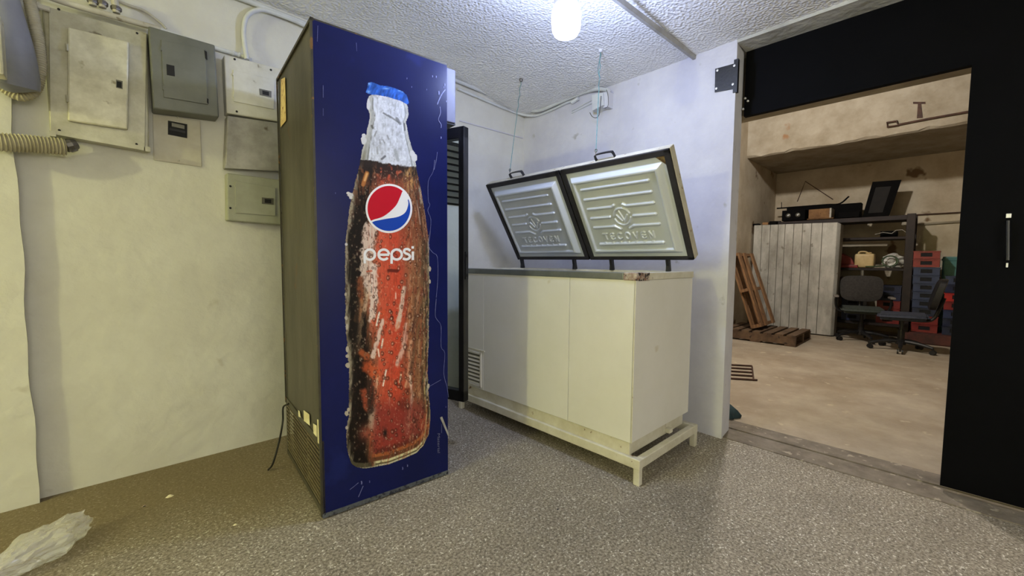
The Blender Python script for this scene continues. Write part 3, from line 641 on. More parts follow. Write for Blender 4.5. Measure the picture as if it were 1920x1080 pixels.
# ---- lids
HX,HZ,TX,TZ=2.262,1.066,1.932,1.598
t=Vector((HX-TX,0,HZ-TZ)); LL=t.length; t.normalize(); nrm=Vector((t.z,0,-t.x)); 
if nrm.x>0: nrm=-nrm
LWD=.680
def lp(y0,x,y,h): return Vector((TX,y0-x,TZ))+t*y+nrm*h
def lbox(mb,y0,x0,x1,ya,yb,h0,h1):
    vs=[lp(y0,x,y,h) for h in (h0,h1) for x,y in ((x0,ya),(x1,ya),(x1,yb),(x0,yb))]
    return mb.add(vs,[(0,1,2,3),(7,6,5,4),(4,5,1,0),(5,6,2,1),(6,7,3,2),(7,4,0,3)])
def segd(X,Y,a,b):
    dx,dy=b[0]-a[0],b[1]-a[1]; q=np.clip(((X-a[0])*dx+(Y-a[1])*dy)/(dx*dx+dy*dy+1e-12),0,1); return np.hypot(X-a[0]-q*dx,Y-a[1]-q*dy)
def relief():
    gx=np.linspace(.034,.648,300); gy=np.linspace(.032,.604,280); X,Y=np.meshgrid(gx,gy)
    sst=lambda v,a,b: (lambda q:q*q*(3-2*q))(np.clip((v-a)/(b-a),0,1))
    rr=lambda d,w: np.sqrt(np.clip(1-(d/w)**2,0,1))
    dl=np.minimum(np.minimum(X-.052,.630-X),np.minimum(Y-.060,.578-Y))
    H=.002+.026*sst(dl,0,.022)
    H-=.006*sst(dl,.034,.040)
    H+=.005*rr(dl-.030,.010)
    f=np.zeros_like(X)
    def bar(*pts,w=.0095,h=.012):
        nonlocal f
        for a,b in zip(pts[:-1],pts[1:]): f=np.maximum(f,h*rr(segd(X,Y,a,b),w)**.8)
    bar((.124,.137),(.543,.137)); bar((.124,.200),(.543,.200))
    bar((.125,.261),(.290,.261),(.304,.252)); bar((.362,.252),(.380,.262),(.541,.262)); bar((.127,.322),(.259,.322)); bar((.410,.326),(.538,.326))
    bar((.128,.384),(.272,.384),(.305,.402)); bar((.367,.400),(.395,.386),(.543,.386)); bar((.134,.500),(.541,.500))
    for i in range(7): bar((.17+.052*i,.492),(.178+.052*i,.492),w=.0065,h=.009)
    cx,cy,r=.337,.326,.052
    arc=lambda a0,a1:[(cx+r*math.cos(math.radians(a0+(a1-a0)*i/12)),cy+r*math.sin(math.radians(a0+(a1-a0)*i/12))) for i in range(13)]
    bar(*arc(190,340),w=.0065,h=.009); bar(*arc(10,165),w=.0065,h=.009)
    bar((cx-.034,cy-.012),(cx-.006,cy+.026),w=.006,h=.009); bar((cx-.014,cy-.036),(cx+.010,cy+.034),w=.005,h=.007); bar((cx+.032,cy-.008),(cx+.010,cy+.032),w=.006,h=.009)
    k=dict(w=.0052,h=.009); h2=.020; w2=.015; yc=.449
    def at(x,*seqs):
        for s in seqs: bar(*[(x+a*w2,yc+b*h2) for a,b in s],**k)
    A_=lambda a0,a1,n=10:[(math.cos(math.radians(a0+(a1-a0)*i/n)),math.sin(math.radians(a0+(a1-a0)*i/n))) for i in range(n+1)]
    at(.186,[(-1,-.95),(1,-.95)],[(.1,-.95),(.4,1)]); at(.237,A_(310,50),[(-.9,0),(.5,0)]); at(.285,A_(315,45)); at(.338,A_(0,360,16)); at(.388,[(-.9,-1),(0,1)],[(0,1),(.9,-1)]); at(.438,A_(310,50),[(-.9,0),(.5,0)]); at(.487,[(-.8,1),(-.8,-1),(.7,1),(.7,-1)])
    H+=f*(dl>.03)
    return X,Y,H
RX,RY,RH=relief()
def lid(y0,name_lbl,first):
    m=MB(); lbox(m,y0,0,LWD,0,LL,-.052,-.004); L=m.build('lid','lidtop',fz,bev=.004); L['label']=name_lbl
    m=MB()
    for a in ((0,LWD,0,.034),(0,LWD,LL-.026,LL),(0,.036,.0,LL),(LWD-.034,LWD,.0,LL)): lbox(m,y0,a[0]+.002,a[1]-.002,a[2]+.002,a[3]-.002,-.005,.010)
    m.build('gasket','gasketmat',L,bev=.003)
    V=np.array(lp(y0,0,0,0))+RX[...,None]*np.array([0,-1,0])+RY[...,None]*np.array(t)+RH[...,None]*np.array(nrm)
    V=V.reshape(-1,3)-np.array(fz.location); ny,nx=RX.shape
    jj,ii=np.mgrid[0:ny-1,0:nx-1]; a=(jj*nx+ii).ravel(); Q=np.stack([a,a+1,a+nx+1,a+nx],1)
    c=((RX[:-1,:-1].ravel()+RY[:-1,:-1].ravel()*-1)>.565) if not first else np.zeros(len(a),bool)
    Q=Q[~c]
    me=bpy.data.meshes.new('liner'); me.vertices.add(len(V)); me.vertices.foreach_set('co',V.ravel().astype(np.float32)); me.loops.add(Q.size); me.loops.foreach_set('vertex_index',Q.ravel().astype(np.int32)); me.polygons.add(len(Q)); me.polygons.foreach_set('loop_start',(np.arange(len(Q))*4).astype(np.int32)); me.update(calc_edges=True)
    me.polygons.foreach_set('use_smooth',[True]*len(Q)); me.materials.append(MATS['liner'])
    if me.polygons[0].normal.dot(nrm)<0: me.flip_normals()
    o=bpy.data.objects.new('liner',me); COL.objects.link(o); o.parent=L; o['label']='pressed silver liner with raised ribs, emblem and lettering'
    if not first:
        m=MB(); lbox(m,y0,.55,.655,.026,.11,-.004,.001); m.build('torn_insulation','foam',L)
    # strap handle standing on the front edge
    hx=.30 if first else .305
    H=[(hx-.058,.006,-.03),(hx-.062,-.018,-.028),(hx-.048,-.034,-.026),(hx+.04,-.034,-.026),(hx+.055,-.024,-.026),(hx+.058,.006,-.03)]
    pts=[lp(y0,a,b,c_) for a,b,c_ in H]; m=MB(); 
    pp=curve(pts,4)
    k=len(m.v)
    for p in pp: m.v+=[p+nrm*-.011+t*-.0025,p+nrm*.011+t*-.0025,p+nrm*.011+t*.0025,p+nrm*-.011+t*.0025]
    for i in range(len(pp)-1):
        for j in range(4): a=k+i*4+j; b=k+i*4+(j+1)%4; m.f.append((a,b,b+4,a+4))
    m.f+=[(k+3,k+2,k+1,k),(len(m.v)-4,len(m.v)-3,len(m.v)-2,len(m.v)-1)]
    m.build('handle','blackmetal',L)
    eye=lp(y0,hx-.045,-.052,-.026)
    # hinges
    for px in ((978,1076) if first else (1146,1252)):
        yy=onx(px,490,HX).y; m=MB(); m.prism([(HX-.004,yy-.009,.998),(HX+.03,yy-.009,.998),(HX+.022,yy-.009,1.03),(HX+.012,yy-.009,HZ+.012),(HX-.012,yy-.009,HZ+.004),(HX-.002,yy-.009,1.03)],(0,.018,0)); m.build('hinge_arm','blackmetal',fz)
    return L,eye
L1,eye1=lid(2.318,'smaller-looking lid on the far left half',True)
L2,eye2=lid(1.632,'lid on the right half with a torn corner of insulation',False)
# cords that hold the lids up
def cord(name,top,eye,lab,loops):
    o=thing(name,lab,'cord',tuple(eye),'cords holding up the freezer lids')
    P=[top.lerp(eye,i/24)+Vector((.004*math.sin(i*1.9)*(i<12),.003*math.cos(i*2.3)*(i<12),0)) for i in range(25)]
    MB().tube(P,.0022,6).build('strand','ropegreen',o)
    if loops:
        P=[top.lerp(eye,i/10*.28)+Vector((.006*math.sin(i*PI/5),.010*math.sin(i*PI/10)*(1 if i else 1),0)) for i in range(11)]
        MB().tube(P,.0018,6).build('strand','ropegreen',o)
    m=MB(); m.lathe([(.006,.03),(.012,.026),(.014,.006),(.010,-.004),(.004,-.008)],top,12); m.build('ceiling_hook','bulbcap' if loops else 'hookmetal',o)
    r=[eye+Vector((0,.008*math.cos(a),.008*math.sin(a)+.004)) for a in [2*PI*i/12 for i in range(12)]]
    MB().tube(r,.0022,6,closed=True).tube([eye+Vector((0,0,-.004)),eye+Vector((0,.002,-.022))],.002,6).build('hook_ring','hookmetal',o)
c1=onz(977,160,2.345); c1.z=zc(c1.x,c1.y)-.012; c2=onz(1126,100,2.325); c2.z=zc(c2.x,c2.y)-.010
cord('lid_cord',c1,eye1,'thin green cord from the ceiling to the left freezer lid',False)
cord('lid_cord',c2,eye2,'thin green cord from a white ceiling hook to the right freezer lid',True)
# ------------------------------------------------------------ electrical boxes on the left wall
def poly_box(px,yf,yb,name,mt,par,bev=0):
    P=[ony(x,y,yf) for x,y in px]; o=MB().prism(P,(0,yb-yf,0)).build(name,mt,par,bev=bev); return o
def rect(P,u0,v0,u1,v1):      # sub-rectangle of a quad TL,TR,BR,BL in relative coordinates
    TL,TR,BR,BL=[Vector(p) for p in P]
    f=lambda u,v:(TL.lerp(TR,u)).lerp(BL.lerp(BR,u),v)
    return [tuple(f(a,b)) for a,b in ((u0,v0),(u1,v0),(u1,v1),(u0,v1))]
def ebox(label,quad,depth,mt,door,dmt,latch,extra=None,dthick=.006,dround=.008):
    yf=VL-depth; c=ony(*quad[2],yf); b=thing('electrical_panel',label,'panel',(c.x,VL-.002,c.z))
    poly_box(quad,yf,VL,'box',mt,b,.006)
    if door:
        d=poly_box(door,yf-dthick,yf-.0005,'door',dmt,b,.002)
        for v in (.12,.80):
            r=rect(door,-.012,v,.012,v+.07); poly_box(r,yf-dthick-.003,yf,'hinge',mt,d)
        if latch: poly_box(latch,yf-dthick-.002,yf-dthick+.001,'latch','latchgrey',d); l2=rect(latch,.25,.2,.8,.8); poly_box(l2,yf-dthick-.003,yf-dthick-.001,'latch_slot','blackhole',d)
    return b,yf
# large breaker panel with projecting frame
b,yf=ebox('large pale grey-beige electrical panel with light door at far left',[(78,10),(276,61),(280,284),(94,252)],.055,'panelbox',None,None,None)
cv=[(91,13),(275,62),(272,277),(94,246)]
poly_box(cv,yf-.012,yf,'cover','panelbox',b,.002)
dq=[(127,50),(242,78),(240,243),(126.5,226)]
d=poly_box(dq,yf-.034,yf-.012,'door','paneldoor',b,.006)
poly_box([(217.5,149),(230,152),(230,167),(217.5,164)],yf-.036,yf-.033,'latch','latchgrey',d); poly_box([(219,152),(228,154),(228,165),(219,163)],yf-.0375,yf-.0355,'latch_slot','blackhole',d)
for x,y in ((126,89),(126,185)): q=ony(x,y,yf-.03); MB().tube([q+Vector((0,0,-.014)),q+Vector((0,0,.014))],.005,8).build('hinge','panelbox',d)
poly_box([(98,243),(270,274),(270,282),(98,251)],yf-.028,yf-.001,'bottom_channel','panelbox',b)
for x,y in ((110,17),(257,62),(111,244),(256,270)): q=ony(x,y,yf-.014); MB().lathe([(.001,-.003),(.004,-.002),(.005,.003)],q,8,'y').build('screw','blackhole',b)
for x,y in ((99,250),(277,279)): q=ony(x,y,yf-.03); MB().box((q.x-.009,q.y,q.z-.012),(q.x+.009,q.y+.03,q.z+.01)).build('corner_clip','panelbox',b)
# dark grey panel
b,yf=ebox('dark grey electrical panel with rounded frame beside the largest panel',[(278,48),(403,84),(411,220),(287,203)],.10,'greypanel',[(302,74),(385,92),(390,196),(307,182)],'greypanel',None)
d=[c for c in b.children if c.name.startswith('door')][0]
poly_box([(312,120),(327,123.5),(328,143),(313,140)],yf-.0085,yf-.0055,'latch','blackhole',d)
poly_box([(383,94),(388,97),(389,112),(385,109)],yf-.008,yf-.004,'hinge','blackhole',d); poly_box([(388,184),(391,186),(391,194),(388,192)],yf-.008,yf-.004,'hinge','blackhole',d)
# white panel, blank zinc box and green-grey panel, one below the other
b,yf=ebox('small white electrical panel, topmost of three beside the cooler',[(420,102),(534,130),(530,229),(425,212)],.075,'whitepanel',[(437,130),(515,150),(514,205),(438,190)],'whitepanel',[(486,166),(509,171),(509,183),(487,178)])
for x,y in ((440,111),(508,131),(444,209)): q=ony(x,y,yf-.001); MB().lathe([(.001,-.003),(.005,-.002),(.006,.002)],q,8,'y').build('screw','blackhole',b)
b,yf=ebox('blank mottled zinc wall box between the white and green panels',[(426,216),(534,232),(532,320),(422,314)],.07,'zincpanel',None,None,None)
poly_box([(422,310),(532,317),(532,321),(422,315)],yf-.004,yf,'bottom_lip','zincpanel',b)
b,yf=ebox('small greenish grey electrical panel, lowest of three beside the cooler',[(425,324),(534,338),(534,422),(426,413)],.06,'greenpanel',[(441,339),(517,352),(517,405),(442,399.5)],'greenpanel',[(491,370),(513,372),(513,384),(491,382)])
for x,y in ((432,349),(432,390),(529,360),(528,399)): q=ony(x,y,yf-.001); MB().lathe([(.001,-.003),(.005,-.002),(.006,.002)],q,8,'y').build('screw','blackhole',b)
# flush breaker plate
b,yf=ebox('flush painted breaker plate with black window under the dark grey panel',[(286,213),(376,226),(379,313),(288,300)],.008,'patchpaint',None,None,None)
w_=poly_box([(315,226),(351,233),(351,259),(315,252)],yf-.003,yf-.0002,'breaker_window','blackhole',b)
poly_box([(322,230),(346,235),(346,242),(322,237)],yf-.008,yf-.003,'breaker_toggle','latchgrey',w_); poly_box([(318,240),(348,246),(348,250),(318,244)],yf-.006,yf-.003,'breaker_switch','gasketmat',w_)
for x,y in ((333.5,220),(335,301)): q=ony(x,y,yf-.001); MB().lathe([(.001,-.003),(.0045,-.002),(.005,.002)],q,8,'y').build('screw','conduit',b)
# ------------------------------------------------------------ conduits
def pipe(name,pts,r,mt,label,cat='conduit',n=10,group=None,par=None):
    m=MB().tube(curve(pts,5),r,n)
    if par: return m.build(name,mt,par,smooth=True)
    o=m.build(name,mt,smooth=True); return tag(o,label,cat,group)
P_=lambda x,y,v=VL-.02: ony(x,y,v)
def onw(px,py,d=0):
    a=Vector((ux(.88),.88,0)); b=Vector((ux(VL),VL,0)); n=Vector((-(b-a).y,(b-a).x,0)).normalized(); n=n if n.x<0 else -n
    ry=ray(px,py); C0_=Vector((0,0,CH)); return C0_+ry*((a+n*d-C0_).dot(n)/ry.dot(n))
pipe('conduit',[P_(50,-22,2.60),P_(120,4,2.60),P_(200,27,2.60),P_(272,47,2.61),P_(300,55,2.62)],.0125,'conduit','painted conduit running along the top of the largest panel')
pipe('conduit',[P_(300,56,VL-.018),P_(350,73,VL-.018),P_(410,92,VL-.018),P_(452,104,VL-.018),P_(470,112,VL-.05)],.011,'conduitwhite','painted conduit behind the dark grey panel ending at the white panel')
for x,y in ((437,99),(448,102)):
    q=P_(x,y,VL-.018); o=MB().tube([q+Vector((-.004,0,-.001)),q+Vector((.004,0,-.003))],.0135,10).build('conduit_collar','conduitwhite'); tag(o,('left','right')[x==448]+' one of two thin collars on the conduit above the white panel','collar','conduit collars above the white panel')
pipe('cable',[P_(190,-14),P_(235,8),P_(270,20),P_(300,42),P_(312,54)],.006,'conduit','thin painted cable curving down to the dark grey panel','cable')
for i,(x,y) in enumerate(((174,4),(192,8),(218,18))):
    q=P_(x,y,2.61); o=thing('conduit_connector',('leftmost','middle','rightmost')[i]+' of three conduit connectors above the largest panel','connector',tuple(q))
    MB().tube([q+Vector((-.006,0,.07)),q+Vector((0,0,-.015))],.013,10).build('stub','conduit',o); MB().lathe([(.018,0),(.019,.003),(.019,.014),(.016,.017)],q+Vector((0,0,-.004)),8).build('nut','hookmetal',o)
q=P_(73,12,2.61); o=MB().tube([q+Vector((-.02,0,0)),q+Vector((.03,0,0))],.011,8).lathe([(.017,0),(.017,.012)],q+Vector((-.012,0,0)),8,'x').build('clamp','conduit'); tag(o,'small pipe clamp at the top left corner of the largest panel','clamp')
def corr(pts,r,pitch):
    P=curve(pts,12); L=[0]
    for a,b in zip(P[:-1],P[1:]): L.append(L[-1]+(b-a).length)
    n=int(L[-1]/pitch*4); out=[];rr=[]
    for i in range(n+1):
        s=L[-1]*i/n; k=max(0,min(len(L)-2,next((j for j in range(len(L)-1) if L[j+1]>=s),len(L)-2)))
        out.append(P[k].lerp(P[k+1],(s-L[k])/max(1e-6,L[k+1]-L[k]))); rr.append(r*(1+.09*math.sin(i*PI/2)))
    return MB().tube(out,rr,14)
o=thing('corrugated_hose','pale corrugated hose running into the bottom of the largest panel','hose',tuple(P_(60,280,2.6)))
corr([P_(-60,256,2.56),P_(0,266,2.57),P_(60,270,2.59),P_(122,276,2.61)],.034,.0105).build('hose','corrugated',o,smooth=True)
a=P_(122,274,2.61); b2=P_(143,270,2.62); m=MB().tube([a,a.lerp(b2,.5),b2],[.026,.028,.02],12); m.build('end_fitting','hookmetal',o)
MB().tube([P_(136,278,2.61),P_(141,284,2.61)],.012,8).build('clamp_screw','hookmetal',o)
o=corr([P_(48,-30,2.60),P_(62,30,2.585),P_(72,80,2.58),P_(75,130,2.58),P_(66,168,2.58),P_(42,181,2.58),P_(18,172,2.58),P_(-12,150,2.58)],.018,.009).build('corrugated_hose','corrugated',smooth=True); tag(o,'pale corrugated hose looping around the grey bundle at far left','hose')
# grey plastic sleeve
S_=[P_(-6,-40,2.56),P_(2,20,2.54),P_(12,80,2.53),P_(18,130,2.53),P_(20,155,2.53),P_(20,172,2.54)]
o=MB().tube(curve(S_,5),[.045+.033*math.sin(min(1,i/25*1.15)*PI*.62) if i<22 else .070-.014*(i-21) for i in range(26)],18).build('cable_sleeve','greyplastic',smooth=True)
tag(o,'bulging grey plastic sleeve hanging at the far left edge of the wall','sleeve')
q=P_(11,96,2.40); o=MB().bbox((q.x-.16,2.33,q.z-.105),(q.x,2.40,q.z+.10),.006).build('small_box','paneldoor'); tag(o,'small pale box cut by the left edge of the picture','box')
# ceiling conduits
def near(px,py,d=.03):
    q=ony(px,py,VL-d); return q
top_=[near(395,-24),near(470,4),near(530,28),near(582,48),near(650,74),near(760,114),near(860,153),near(945,189),near(975,202)]
cor=[onw(1008,208,.035),onw(1040,196,.025),onw(1075,181,.025),onw(1105,170,.03),onw(1125,167,.045),onw(1142,170,.06)]
pipe('conduit',top_+cor,.0135,'conduitwhite','long white conduit along the ceiling line that turns the corner to the junction box')
lo=[near(858,166,.018),near(900,184,.018),near(945,203,.018),near(972,213,.018)]
cor2=[onw(1003,217,.02),onw(1035,206,.014),onw(1060,194,.014),onw(1080,187,.014)]
pipe('conduit',lo+cor2,.010,'conduitwhite','second white conduit just below the ceiling conduit in the corner')
pipe('conduit',[P_(463,112,VL-.05),P_(458,80,VL-.03),P_(457,55,VL-.03),P_(462,32,VL-.032),P_(478,20,VL-.034),P_(500,20,VL-.034),P_(545,36,VL-.034),P_(590,56,VL-.034)],.0115,'conduitwhite','white conduit hooping up from the white panel to the ceiling')
q=onw(1078,188,.02); o=MB().tube([q+Vector((0,.03,-.008)),q+Vector((0,-.035,.006))],.015,8).build('conduit_coupling','conduitwhite'); tag(o,'rough coupling on the corner conduits','coupling')
for i,(a,b) in enumerate((((1072,208),(1113,186)),((1072,212),(1113,192)))):
    o=MB().tube([onw(*a,.008),onw(*b,.008)],.0045,6).build('thin_pipe','conduitwhite'); tag(o,('upper','lower')[i]+' thin white pipe running into the junction box','pipe')
jb=thing('junction_box','white junction box with hanging wire loop near the ceiling corner','box',tuple(onw(1120,190,.03)))
jx=.085
c=[onw(1109,178,jx),onw(1130,173,jx),onw(1131,197,jx),onw(1110,208,jx)]
MB().prism(c,(.085,0,0)).build('box','conduitwhite',jb,bev=.002)
c=[onw(1131,173,jx-.02),onw(1141,171,jx-.02),onw(1140,200,jx-.02),onw(1131,202,jx-.02)]
MB().prism(c,(.063,0,0)).build('open_side','bulbcap',jb)
MB().tube(curve([onw(x,y,jx+.006) for x,y in ((1106,211),(1110,218),(1117,221),(1123,216),(1125,204),(1127,180))],5),.0022,6).build('wire_loop','cordblack',jb)
MB().tube(curve([onw(x,y,jx+.004) for x,y in ((1137,168),(1140,180),(1140,198),(1134,203))],5),.0016,6).build('wire','cordblack',jb)
# ceiling channel
a=onz(1140,-14,2.295); b=onz(1230,58,2.295); c=onz(1303,111,2.285); d_=(c-a).normalized(); d_.z=0; sd=Vector((-d_.y,d_.x,0))
m=MB(); a2=Vector((a.x,a.y,2.285))-d_*1.6; c2_=Vector((c.x,c.y,2.280)); m.prism([a2-sd*.008,a2+sd*.008,c2_+sd*.008,c2_-sd*.008],(0,0,.03)); o=m.build('ceiling_channel','hookmetal'); tag(o,'narrow dull metal channel crossing the ceiling to the right wall','channel'); o.data.materials[0]=MATS['zincpanel']
# added slats on the wall, standing in for a reflection in the cooler's door
lv=thing('reflection_slats','dark slats added on the wall to mimic a reflection in the cooler door glass','slats',(1.95,VL-.01,1.55))
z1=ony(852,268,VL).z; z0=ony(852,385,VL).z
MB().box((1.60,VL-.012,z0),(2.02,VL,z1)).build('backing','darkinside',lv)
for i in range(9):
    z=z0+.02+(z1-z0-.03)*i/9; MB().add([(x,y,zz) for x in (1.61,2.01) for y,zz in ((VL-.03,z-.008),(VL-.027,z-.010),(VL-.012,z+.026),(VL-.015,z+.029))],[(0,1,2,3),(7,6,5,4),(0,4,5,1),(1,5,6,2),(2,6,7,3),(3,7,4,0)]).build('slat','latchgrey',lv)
# ------------------------------------------------------------ on the floor
s0=on_back(541,757,.004); e0=onz(503,881,.005)
o=MB().tube(curve([s0,s0+Vector((-.02,.02,-.02)),onx(530,790,s0.x-.045),onx(524,825,s0.x-.06),onz(512,868,.05),e0],6),.0045,8).build('power_cord','cordblack',smooth=True); tag(o,'black power cord hanging from the cooler grille to the floor','cord')
# clear plastic bag
bm=bmesh.new(); bmesh.ops.create_icosphere(bm,subdivisions=4,radius=1)
c=Vector((-.235,2.12,.05)); ax=Vector((.70,.71,0)).normalized(); ay=Vector((-ax.y,ax.x,0))
from mathutils import noise as mn
for v in bm.verts:
    p=v.co.copy(); a=.22*mn.noise(p*1.7+Vector((3,1,2)))+.16*(abs(mn.noise(p*3.1))-.2)+.10*(abs(mn.noise(p*6.3+Vector((5,5,5))))-.2)
    p*=(1+a*1.6); tp=1-.38*max(0,-p.x)
    v.co=c+ax*(p.x*.135)+ay*(p.y*.075*tp)+Vector((0,0,max(-.047,p.z*.058*tp)))
m=MB(); m.add([v.co.copy() for v in bm.verts],[tuple(v.index for v in f.verts) for f in bm.faces]); bm.free()
o=m.build('plastic_bag','clearfilm'); tag(o,'crumpled clear plastic bag lying on the floor at bottom left','bag')
for (x,y,s_,mt,lb) in ((318,931,.011,'sticker','pale flake of litter on the brown floor'),(270,949,.007,'rust','small brown crumb beside the pale flake of litter'),(441,984,.006,'sticker','tiny pale crumb on the floor near the cooler'),(1046,955,.004,'gasketmat','tiny dark crumb on the floor in front of the cooler')):
    q=onz(x,y,0); m=MB(); m.add([q+Vector((s_*math.cos(a)*1.4*(1+.3*math.sin(3*a)),s_*math.sin(a),0)) for a in [i*PI/3 for i in range(6)]]+[q+Vector((s_*.5*math.cos(a),s_*.5*math.sin(a),s_*.6)) for a in [i*PI/3+.3 for i in range(6)]],[(5,4,3,2,1,0),(6,7,8,9,10,11)]+[(i,(i+1)%6,6+(i+1)%6,6+i) for i in range(6)])
    tag(m.build('litter',mt),lb,'litter')
# ------------------------------------------------------------ store room contents
# cold-room panel leaning by the corner
xa=7.38
cp_=thing('insulated_panel','big dirty white ribbed insulated panel standing in the store room corner','panel',(xa+.1,1.7,.0))
topL,topR,botR,botL=[onx(1406,423,xa),onx(1570,417,xa),onx(1557,625,xa),onx(1397,610,xa)]
topL.y=min(topL.y,2.19); botL.y=2.19
botR.z=.02; botL.z=.02
sx=[1406,1424,1442,1458.5,1472.6,1490,1507,1524,1544,1570]
MB().prism([(xa+.016,topL.y,.02),(xa+.016,botR.y,.02),(xa+.016,topR.y,topR.z),(xa+.016,topL.y,topL.z)],(.20,0,0)).build('core','coldcore',cp_)
for i in range(9):
    f0=(sx[i]-1406)/164; f1=(sx[i+1]-1406)/164
    T0=topL.lerp(topR,f0);T1=topL.lerp(topR,f1);B0=botL.lerp(botR,f0);B1=botL.lerp(botR,f1)
    g_=Vector((0,-.0045,0)); MB().prism([B0+g_,B1-g_,T1-g_,T0+g_],(.018,0,0)).build('panel_strip','coldpanel',cp_)
e1=onx(1586,422,xa+.2)
MB().prism([(xa+.004,botR.y,.02),(xa+.004,topR.y,topR.z),(xa+.05,topR.y-.035,topR.z-.02),(xa+.22,topR.y-.045,topR.z-.03),(xa+.22,botR.y-.03,.02),(xa+.05,botR.y-.03,.02)],(0,.03,0)).build('edge_strip','coldpanel',cp_)
# wooden pallets
def pallet(label,loc,R,nboards=7,LX=1.0,WY=.82,mt='wood'):
    o=thing('wooden_pallet',label,'pallet',loc,'pallets by the insulated panel')
    o.rotation_mode='QUATERNION'; o.rotation_quaternion=R.to_quaternion()
    h=.14
    for y in (0,WY/2-.02,WY-.04):       # stringers along x, each as a bearer
        m=LM(); m.box((0,y,.022),(LX,y+.04,.118)); m.build('bearer',mt,o)
    bw=LX/nboards
    for i in range(nboards):
        m=LM(); j=RNG.uniform(-.004,.004); m.box((i*bw+.006,j,.118),((i+1)*bw-.03,WY+j,.14)); m.build('deck_board',mt,o)
    for i in (0,nboards//2,nboards-1):
        m=LM(); m.box((i*bw,0,0),((i+1)*bw-.01,WY,.022)); m.build('base_board',mt,o)
    return o
def frame(xd,yd,zd): 
    M3=Matrix((xd,yd,zd)).transposed(); return M3
# lying pallet: bearers along world -y ... deck boards run away from the viewer
pallet('wooden pallet lying flat on the store room floor',(6.10,1.28,.003),frame((0,1,0),(-1,0,0),(0,0,1)),7,.92,.80,'wooddark').location=(6.90,1.28,.003)
# leaning pallet: stands on the flat one against the left wall
th=math.atan2(1.0,.33); ld=Vector((0,math.cos(th),math.sin(th))); nf=Vector((0,-math.sin(th),math.cos(th)))
xd=Vector((-1,0,0)); o=pallet('wooden pallet leaning on its edge against the store room wall',(6.86,1.70,.197),frame(xd,ld,xd.cross(ld)),6,.64,1.05,'wood')
# rusty grating on the floor
a=onz(1413,712,.012); b=onz(1410,686,.012); l=(onz(1365,709,.012)-a).normalized()
gr=thing('floor_grating','rusty bar grating lying on the store room floor by the wall end','grating',(a.x,a.y,.002))
for i in range(5):
    s=a.lerp(b,i/4.0)+l*(-.03 if i==0 else 0); MB().tube([s,s+l*.62],.009,6).build('bar','rustbar',gr)
MB().tube([a+Vector((0,0,-.004)),b+Vector((0,0,-.004))],.007,6).build('cross_bar','rustbar',gr)
MB().tube([a+l*.55+Vector((0,0,-.004)),b+l*.55+Vector((0,0,-.004))],.007,6).build('cross_bar','rustbar',gr)
# rag behind the wall end
c=onz(1362,785,0)+Vector((.05,.02,0)); m=MB(); pr=[(.075,0),(.08,.02),(.06,.05),(.03,.075),(.008,.085)]; m.lathe(pr,(0,0,0),14)
m.v=[Vector((v.x*(1.1+.25*math.sin(3*math.atan2(v.y,v.x)+v.z*40)),v.y*(1+.2*math.cos(5*math.atan2(v.y,v.x))),v.z))+Vector((c.x,c.y,.004)) for v in m.v]
tag(m.build('rag','tealcloth',smooth=True),'dark teal rag on the floor behind the white wall end','rag')
# metal shelf unit
ux0=7.92; yR=.36; yL=2.05; zt=1.735; dp=.46
sh=thing('shelf_unit','dark rusty metal shelf unit against the store room back wall','shelf',(ux0+.2,(yR+yL)/2,0))
for x in (ux0,ux0+dp-.05):
    for y in (yR,yL-.09): MB().bbox((x,y,0),(x+.05,y+.09 if x==ux0 else y+.05,zt+.01),.003,1).build('post','shelfmetal',sh)
for z0_,z1_ in ((zt-.07,zt-.005),(1.40,1.435),(.955,.99),(.16,.20)):
    MB().bbox((ux0+.004,yR+.02,z0_),(ux0+dp-.004,yL-.02,z1_),.003,1).build('shelf_board','shelfmetal',sh)
# crates
def make_crate(mt,W_=.25,D_=.36,H_=.108):
    o=thing('plastic_crate','crate','crate')
    m=LM(); t=.012
    m.box((0,0,0),(D_,W_,.010)); m.box((0,0,.01),(t,W_,.03)); m.box((0,0,H_-.028),(t,W_,H_-.004)); m.box((0,0,.03),(t,W_*.28,H_-.028)); m.box((0,W_*.72,.03),(t,W_,H_-.028))
    m.box((D_-t,0,.01),(D_,W_,H_-.004)); m.box((t,0,.01),(D_-t,t,H_-.004)); m.box((t,W_-t,.01),(D_-t,W_,H_-.004)); m.build('body',mt,o)
    m=LM(); m.box((-.006,-.006,H_-.014),(.006,W_+.006,H_-.003)); m.box((0,-.006,H_-.014),(D_,.006,H_-.003)); m.box((0,W_-.006,H_-.014),(D_,W_+.006,H_-.003)); m.build('rim',mt,o)
    m=LM(); m.box((.008,W_*.27,.028),(.010,W_*.73,H_-.026)); m.build('hand_slot','slotdark',o)
    return o
PROT={}
def crate(mt,loc,rz,label,group,sc=1.0):
    if mt not in PROT: o=make_crate(mt); PROT[mt]=o
    else: o=copy_tree(PROT[mt])
    o.location=loc; o.rotation_euler=(0,0,rz); o['label']=label; o['group']=group; o.scale=(1,sc,1); return o
